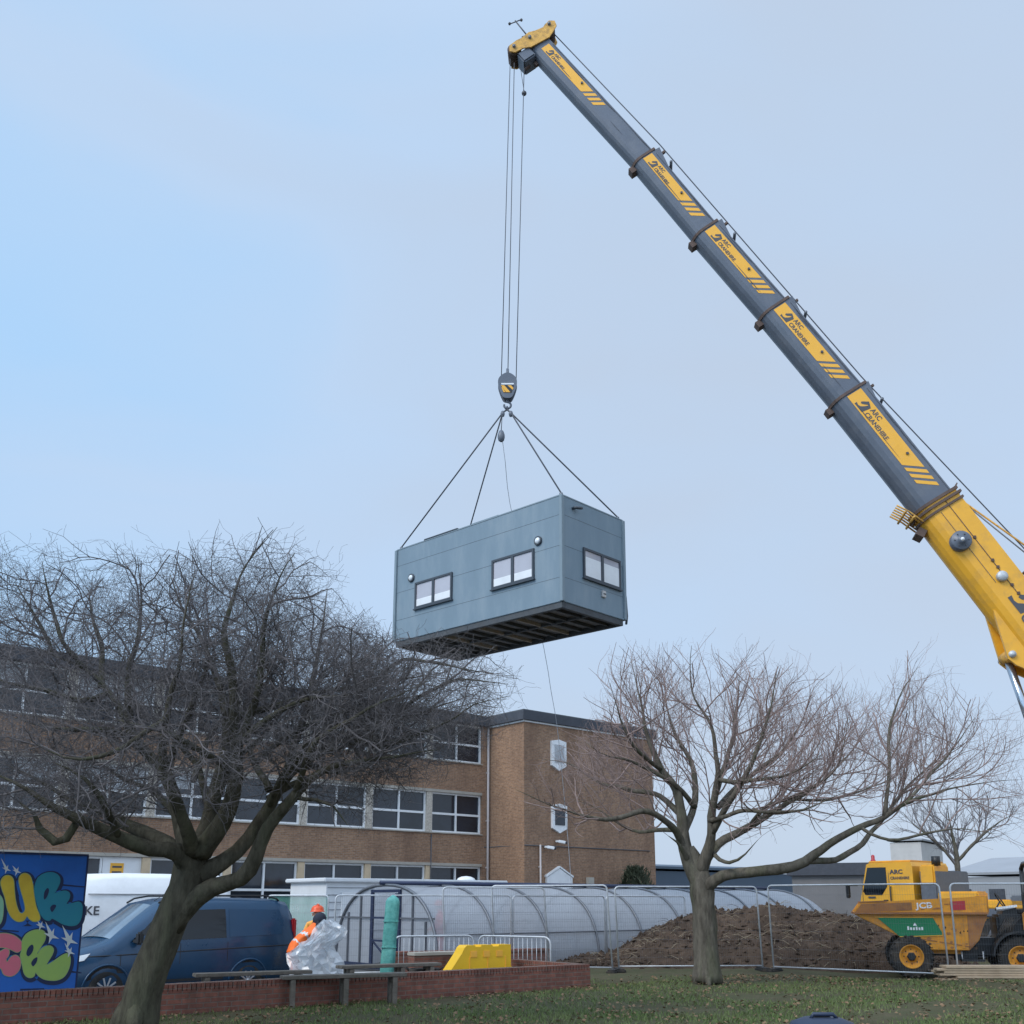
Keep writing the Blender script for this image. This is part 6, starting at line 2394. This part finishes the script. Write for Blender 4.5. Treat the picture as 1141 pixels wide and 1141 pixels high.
# left tree, near
YL = 13.8
TL = Tree(4, YL, hullxz([(-90, 900), (-90, 660), (-30, 610), (5, 592), (40, 578), (70, 592), (95, 612), (125, 606), (150, 606), (168, 594), (185, 610), (215, 618), (245, 606), (265, 596), (300, 602), (325, 590), (350, 600), (378, 612),
                          (395, 640), (405, 660), (425, 690), (440, 715), (475, 728), (510, 735), (552, 738), (586, 752), (582, 785), (562, 806), (540, 832), (500, 860), (475, 868), (430, 880), (415, 905), (425, 925), (400, 930), (345, 900), (330, 915),
                          (300, 925), (250, 920), (180, 925), (130, 935), (70, 945), (0, 955), (-60, 950)], YL), 2.6, 'twig_dark',
          (.10, .09, .05, .04), (.22, .28, .30, .30),
          [(.8, 2.0, .0145, 7.0, 25, 78), (.4, 1.0, .0080, 9.5, 25, 85), (.18, .5, .0044, 7.5, 25, 85), (.08, .2, .0030, 0, 25, 75)])
W_ = 'bark_dark'
TL.limb([(149, 1150, 0, .36), (155, 1118, 0, .31), (163, 1090, 0, .30), (184, 1040, 0, .285), (205, 992, 0, .29), (214, 960, 0, .29), (222, 940, .02, .22)], W_, 0, 9, 22)
TL.limb([(216, 978, .0, .2), (200, 948, -.25, .155), (168, 944, -.5, .125), (132, 934, -.7, .105), (98, 917, -.9, .09), (62, 902, -1.1, .07), (30, 880, -1.2, .055), (-10, 862, -1.2, .04)], W_, 4.6, .3)
TL.limb([(212, 962, .1, .2), (190, 940, .3, .13), (150, 922, .6, .11), (112, 905, .9, .09), (80, 890, 1.1, .07), (48, 872, 1.2, .05), (5, 850, 1.3, .035)], W_, 5.0, .3)
TL.limb([(88, 913, -.9, .06), (74, 934, -.9, .075), (62, 938, -.9, .07), (45, 925, -.95, .06), (38, 908, -1, .045), (20, 895, -1.1, .03)], W_, 3.2, .3)
TL.limb([(214, 955, .05, .18), (200, 915, .3, .135), (190, 880, .5, .115), (170, 845, .7, .10), (146, 818, .7, .09), (136, 795, .8, .08), (118, 770, .8, .065), (96, 745, .9, .055), (60, 730, 1.0, .04), (25, 715, 1.1, .03)], W_, 5.0, .35)
TL.limb([(144, 812, .7, .075), (140, 775, .6, .06), (142, 745, .5, .05), (152, 705, .4, .04), (158, 660, .4, .028), (155, 620, .3, .018)], W_, 4.6, .2)
TL.limb([(96, 745, .9, .05), (72, 715, .8, .04), (58, 680, .8, .032), (50, 640, .7, .022), (42, 600, .7, .014)], W_, 4.2, .2)
TL.limb([(218, 950, -.1, .17), (205, 920, -.6, .10), (192, 880, -.9, .085), (182, 840, -1.1, .07), (186, 790, -1.2, .055), (200, 740, -1.3, .04), (205, 690, -1.4, .03), (215, 640, -1.5, .018)], W_, 5.2, .3)
TL.limb([(222, 945, .1, .2), (236, 905, .3, .14), (247, 855, .5, .115), (252, 800, .6, .09), (242, 755, .7, .07), (226, 715, .8, .055), (205, 680, .8, .04), (190, 640, .9, .026), (180, 600, .9, .014)], W_, 5.2, .35)
TL.limb([(224, 950, -.1, .2), (246, 918, -.3, .15), (260, 875, -.5, .12), (263, 815, -.6, .10), (258, 755, -.7, .075), (251, 705, -.7, .06), (262, 655, -.7, .04), (285, 615, -.7, .025), (310, 588, -.7, .014)], W_, 5.2, .35)
TL.limb([(262, 840, -.55, .08), (285, 780, -.9, .06), (290, 730, -1.1, .05), (300, 680, -1.2, .038), (320, 630, -1.3, .025), (350, 600, -1.3, .015)], W_, 5.0, .2)
TL.limb([(222, 975, .0, .2), (250, 958, .1, .15), (278, 935, .2, .125), (300, 900, .3, .11), (318, 872, .4, .095), (345, 845, .6, .08), (385, 822, .8, .06), (430, 806, 1.0, .045), (480, 790, 1.1, .03), (530, 770, 1.2, .018)], W_, 5.6, .35)
TL.limb([(192, 1034, .0, .20), (212, 1008, -.05, .19), (238, 989, -.15, .155), (268, 978, -.3, .135), (285, 955, -.4, .125), (300, 922, -.5, .105), (326, 890, -.6, .09), (356, 862, -.7, .075), (398, 848, -.9, .055), (440, 842, -1.1, .04), (490, 835, -1.2, .025)], W_, 5.6, .4)
TL.limb([(318, 872, .4, .075), (330, 820, .7, .065), (345, 770, .9, .055), (355, 720, 1.0, .042), (365, 670, 1.1, .03), (372, 625, 1.2, .016)], W_, 5.2, .2)
TL.limb([(258, 800, -.6, .07), (300, 790, -.2, .055), (350, 775, .1, .048), (410, 765, .3, .038), (460, 755, .5, .026), (520, 745, .6, .014)], W_, 5.4, .15)
TL.limb([(300, 900, .3, .07), (330, 845, -.2, .06), (380, 800, -.4, .05), (410, 760, -.5, .04), (425, 725, -.6, .025)], W_, 5.4, .2)
TL.limb([(240, 890, .4, .07), (262, 850, 1.2, .055), (300, 810, 1.7, .045), (330, 760, 2.0, .035), (320, 700, 2.1, .025)], W_, 5.0, .2)
TL.limb([(236, 905, .2, .07), (215, 850, 1.2, .055), (170, 800, 1.8, .045), (110, 790, 2.0, .035), (50, 790, 2.1, .022)], W_, 5.0, .2)
TL.limb([(186, 800, -1.2, .05), (140, 830, -1.7, .042), (90, 845, -2.0, .032), (40, 830, -2.1, .02)], W_, 5.0, .1)
TL.limb([(330, 888, -.6, .04), (352, 893, -.8, .03), (372, 900, -.9, .022), (388, 920, -1.0, .014)], W_, 3.0, .2)
TL.limb([(120, 772, .8, .06), (90, 782, .4, .05), (50, 770, .1, .04), (10, 760, -.1, .03), (-30, 740, -.2, .02)], W_, 4.4, .1)
TL.limb([(60, 730, 1.0, .04), (40, 690, 1.0, .032), (18, 650, .9, .024), (8, 610, .9, .014)], W_, 5.2, .1)
TL.limb([(112, 765, .8, .06), (112, 715, 1.3, .045), (100, 670, 1.5, .035), (95, 630, 1.6, .022)], W_, 5.2, .1)
TL.limb([(150, 822, .7, .06), (110, 815, -.2, .05), (60, 812, -.5, .04), (15, 800, -.6, .025)], W_, 4.4, .1)
TL.limb([(185, 860, .5, .07), (200, 820, -.1, .06), (215, 790, -.4, .05), (230, 740, -.6, .04), (228, 690, -.6, .025)], W_, 4.4, .1)
TL.limb([(258, 860, -.5, .07), (225, 835, -1.2, .05), (180, 815, -1.6, .04), (130, 800, -1.8, .025)], W_, 4.4, .1)
TL.limb([(300, 880, .3, .07), (280, 840, 1.0, .05), (275, 790, 1.3, .04), (290, 740, 1.4, .025)], W_, 4.4, .1)
TL.limb([(345, 850, .6, .06), (370, 860, 1.2, .045), (410, 850, 1.5, .035), (450, 820, 1.7, .025), (490, 815, 1.8, .015)], W_, 4.4, .1)
TL.limb([(330, 885, -.6, .06), (350, 830, -1.2, .045), (395, 800, -1.5, .035), (440, 775, -1.7, .022), (480, 760, -1.8, .014)], W_, 4.4, .1)
TL.limb([(132, 934, -.7, .06), (120, 900, -1.3, .05), (95, 870, -1.6, .04), (60, 850, -1.7, .025)], W_, 4.4, .1)
TL.limb([(200, 915, .3, .07), (175, 885, 1.2, .05), (140, 870, 1.6, .04), (100, 850, 1.8, .03), (60, 865, 1.9, .018)], W_, 4.4, .1)
TL.limb([(430, 806, 1.0, .045), (470, 775, .6, .036), (510, 758, .3, .028), (565, 762, .1, .016)], W_, 3.2, .05)
TL.limb([(385, 822, .8, .05), (430, 830, -.1, .04), (480, 812, -.6, .03), (530, 785, -.8, .022), (568, 775, -.9, .012)], W_, 3.2, .1)
TL.limb([(410, 765, .3, .038), (450, 735, .2, .03), (500, 742, .0, .022), (555, 752, -.1, .012)], W_, 3.2, .1)
TL.limb([(318, 872, .4, .07), (340, 850, -.1, .055), (375, 835, -.4, .045), (420, 825, -.6, .035), (465, 830, -.8, .024)], W_, 5.6, .1)
TL.limb([(300, 890, .4, .07), (335, 868, 1.0, .055), (380, 850, 1.3, .045), (430, 845, 1.5, .035), (480, 840, 1.7, .022)], W_, 5.6, .1)
TL.limb([(285, 850, .3, .06), (320, 820, .2, .05), (365, 800, .1, .042), (415, 785, .0, .034), (470, 775, -.1, .022)], W_, 5.6, .1)
TL.limb([(262, 830, -.6, .06), (300, 800, -1.0, .05), (345, 780, -1.2, .04), (395, 775, -1.4, .03)], W_, 5.5, .1)
TL.limb([(215, 870, .5, .06), (230, 830, .9, .05), (255, 790, 1.1, .04), (270, 750, 1.2, .03)], W_, 5.5, .1)
bl_ = at(148, 1141, YL)
TL.done('bare_tree', 'large leaning bare dark-barked tree with dense tangled twigs beside the mural board', (bl_.x, bl_.y, gz(bl_.x, bl_.y)),
        [(120, 1146, -.1, .12), (177, 1140, .1, .11), (150, 1152, -.45, .12), (150, 1137, .4, .11)], W_)

# right tree, by the fence
YR = 21.7
TR = Tree(9, YR, hullxz([(556, 880), (575, 850), (640, 828), (668, 806), (664, 765), (680, 728), (702, 716), (735, 722), (768, 708), (800, 700), (815, 722), (845, 735), (872, 728), (888, 764), (905, 782), (930, 752), (948, 748), (957, 795), (977, 780),
                         (1000, 752), (1030, 722), (1054, 738), (1050, 770), (1090, 790), (1125, 795), (1150, 815), (1165, 880), (1150, 945), (1090, 950), (1030, 935), (985, 930), (930, 905), (895, 920), (865, 935), (830, 945), (800, 950), (755, 950), (720, 930), (690, 935),
                         (640, 930), (590, 920)], YR), 3.4, 'twig_pink',
          (.24, .30, .24, .1), (.12, .14, .17, .2),
          [(.9, 2.4, .019, 4.6, 28, 72), (.5, 1.6, .0098, 5.2, 18, 58), (.22, .65, .0058, 4.6, 20, 65), (.06, .16, .0046, 0, 30, 70)])
W_ = 'bark_brown'
TR.limb([(788, 1094, 0, .40), (787, 1075, 0, .345), (786, 1045, 0, .315), (784, 1010, 0, .295), (782, 985, 0, .30), (777, 964, .08, .22), (769, 944, .14, .13)], W_, 0, 9, 22)
TR.limb([(782, 985, 0, .26), (768, 962, .1, .20), (762, 935, .2, .18), (760, 908, .3, .15), (752, 880, .4, .12), (738, 858, .5, .10), (725, 830, .6, .08), (716, 795, .7, .055), (708, 755, .7, .035), (700, 720, .8, .02)], W_, 3.6, .4, 10)
TR.limb([(784, 992, -.05, .2), (806, 976, -.3, .15), (845, 971, -.5, .145), (885, 965, -.6, .14), (906, 953, -.7, .125), (932, 934, -.8, .10), (958, 922, -.9, .085), (985, 910, -1.0, .075), (1012, 895, -1.1, .06), (1048, 882, -1.2, .045), (1095, 872, -1.3, .03), (1135, 868, -1.4, .018)], W_, 3.4, .55, 10)
TR.limb([(896, 960, -.65, .09), (930, 958, -.5, .085), (955, 945, -.3, .075), (968, 930, -.1, .065), (985, 912, .1, .055), (1010, 880, .3, .045), (1040, 850, .5, .032), (1080, 825, .6, .02)], W_, 3.6, .35)
TR.limb([(780, 972, .0, .2), (790, 940, -.2, .14), (792, 910, -.3, .11), (797, 880, -.4, .09), (800, 850, -.5, .07), (792, 810, -.6, .05), (772, 770, -.7, .035), (770, 720, -.8, .02)], W_, 3.8, .3)
TR.limb([(782, 965, .0, .18), (800, 940, .3, .13), (822, 928, .5, .11), (850, 912, .8, .09), (885, 890, 1.1, .07), (920, 868, 1.4, .05), (955, 830, 1.6, .03), (975, 790, 1.7, .018)], W_, 4.2, .25)
TR.limb([(764, 945, .15, .12), (745, 915, -.3, .09), (715, 905, -.7, .075), (682, 914, -1.0, .06), (650, 908, -1.3, .045), (610, 896, -1.6, .03), (575, 880, -1.8, .018)], W_, 4.0, .25)
TR.limb([(760, 908, .3, .10), (735, 888, .8, .075), (700, 880, 1.3, .06), (665, 870, 1.7, .045), (630, 850, 2.0, .028), (600, 845, 2.2, .018)], W_, 4.0, .2)
TR.limb([(762, 930, .2, .12), (775, 890, .8, .09), (770, 850, 1.2, .075), (750, 810, 1.5, .055), (740, 760, 1.7, .04), (745, 710, 1.8, .022)], W_, 4.2, .25)
TR.limb([(792, 930, -.25, .10), (815, 890, -.8, .08), (838, 850, -1.2, .06), (855, 800, -1.5, .042), (865, 745, -1.7, .022)], W_, 4.2, .25)
TR.limb([(800, 900, -.3, .09), (830, 870, .1, .075), (870, 840, .3, .06), (895, 800, .4, .04), (910, 765, .5, .022)], W_, 4.4, .2)
TR.limb([(797, 885, -.4, .08), (812, 840, .4, .065), (820, 790, .8, .05), (822, 745, 1.0, .035), (815, 700, 1.1, .02)], W_, 4.2, .2)
TR.limb([(985, 910, -1.0, .06), (990, 870, -.9, .05), (989, 830, -.8, .042), (1000, 785, -.8, .03), (1022, 742, -.8, .016)], W_, 3.8, .15)
TR.limb([(960, 922, -.9, .05), (990, 935, -1.4, .04), (1025, 930, -1.8, .032), (1065, 925, -2.1, .024), (1110, 928, -2.3, .015)], W_, 3.6, .2)
TR.limb([(885, 890, 1.1, .05), (925, 890, 1.6, .04), (965, 880, 2.0, .032), (1005, 862, 2.2, .022)], W_, 4.2, .1)
TR.limb([(830, 926, .5, .07), (855, 900, -.4, .055), (900, 880, -.9, .045), (935, 850, -1.2, .032), (945, 800, -1.4, .018)], W_, 4.4, .15)
TR.limb([(795, 950, -.1, .06), (812, 962, -.7, .05), (830, 950, -1.0, .035), (845, 935, -1.2, .022)], W_, 1.5, .4)
TR.limb([(768, 962, .1, .10), (755, 938, -.3, .05), (745, 930, -.4, .03)], W_, 0, 9)
TR.limb([(775, 900, .6, .08), (745, 870, .2, .06), (705, 850, .0, .045), (670, 838, -.2, .03), (640, 815, -.3, .018)], W_, 5.0, .1)
TR.limb([(738, 858, .5, .07), (708, 835, -.3, .05), (690, 800, -.7, .035), (680, 760, -.8, .022)], W_, 5.0, .1)
TR.limb([(798, 870, -.4, .07), (840, 870, -1.4, .05), (880, 862, -1.9, .04), (915, 840, -2.2, .025)], W_, 5.0, .1)
TR.limb([(790, 915, -.3, .07), (830, 905, -1.3, .055), (875, 905, -1.9, .045), (915, 895, -2.2, .03), (945, 880, -2.4, .018)], W_, 5.0, .1)
TR.limb([(1012, 895, -1.1, .05), (1040, 860, -.6, .04), (1065, 830, -.3, .03), (1085, 800, -.2, .018)], W_, 4.2, .1)
TR.limb([(762, 925, .2, .08), (735, 925, .8, .06), (705, 925, 1.3, .045), (672, 905, 1.6, .03), (640, 890, 1.8, .018)], W_, 4.6, .1)
br_ = at(787, 1090, YR)
TR.done('bare_tree', 'bare tree with straight trunk and one long low right limb before the soil heap', (br_.x, br_.y, gz(br_.x, br_.y)),
        [(773, 1094, -.1, .11), (803, 1094, .1, .11), (790, 1096, -.4, .11), (786, 1089, .3, .10)], W_)

# far bare tree beyond the crane
YX = 60.0
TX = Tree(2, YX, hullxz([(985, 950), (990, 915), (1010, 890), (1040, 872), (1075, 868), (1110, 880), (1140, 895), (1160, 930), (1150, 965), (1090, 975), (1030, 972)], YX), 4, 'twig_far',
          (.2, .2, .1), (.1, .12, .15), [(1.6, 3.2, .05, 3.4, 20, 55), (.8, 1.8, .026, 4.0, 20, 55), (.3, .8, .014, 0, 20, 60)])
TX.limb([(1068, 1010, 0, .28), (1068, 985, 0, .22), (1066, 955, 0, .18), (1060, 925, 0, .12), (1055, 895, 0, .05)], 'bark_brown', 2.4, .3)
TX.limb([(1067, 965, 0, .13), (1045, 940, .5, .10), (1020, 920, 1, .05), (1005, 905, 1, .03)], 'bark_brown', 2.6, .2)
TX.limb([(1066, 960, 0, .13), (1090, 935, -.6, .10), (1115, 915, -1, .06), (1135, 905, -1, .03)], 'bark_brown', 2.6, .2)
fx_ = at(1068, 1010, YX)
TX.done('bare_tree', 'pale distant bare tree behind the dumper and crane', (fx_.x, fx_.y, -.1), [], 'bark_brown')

# evergreen by the corner of the school
eb = V((onx(709, 52.0), 52.0, 0))
t = thing('evergreen_shrub', 'dark evergreen shrub against the right corner of the school building', 'shrub', eb)
b = MB()
b.tube([(0, 0, 0), (0.05, 0, 1.2), (0, 0, 2.2)], [.09, .06, .03], 'bark_dark', 6)
b.build('stem', t)
b = MB()
rs_ = random.Random(6)
for _ in range(2600):
    a, k = rs_.uniform(0, 6.28), rs_.random() ** .5
    z = rs_.uniform(.3, 3.3)
    rr_ = (1.35 if z < 2.2 else 1.35 - (z - 2.2) * .75) * (.8 + .35 * noise.noise(V((math.cos(a) * 1.5, math.sin(a) * 1.5, z * 1.3))))
    p = V((math.cos(a) * rr_ * k, math.sin(a) * rr_ * k, z))
    d = V((rs_.gauss(0, .5), rs_.gauss(0, .5), 1)).normalized()
    e_ = d.orthogonal().normalized() * rs_.uniform(.03, .06)
    b.add([p - e_, p + e_, p + d * rs_.uniform(.15, .35)], [(0, 1, 2)], 'evergreen')
b.build('foliage', t)
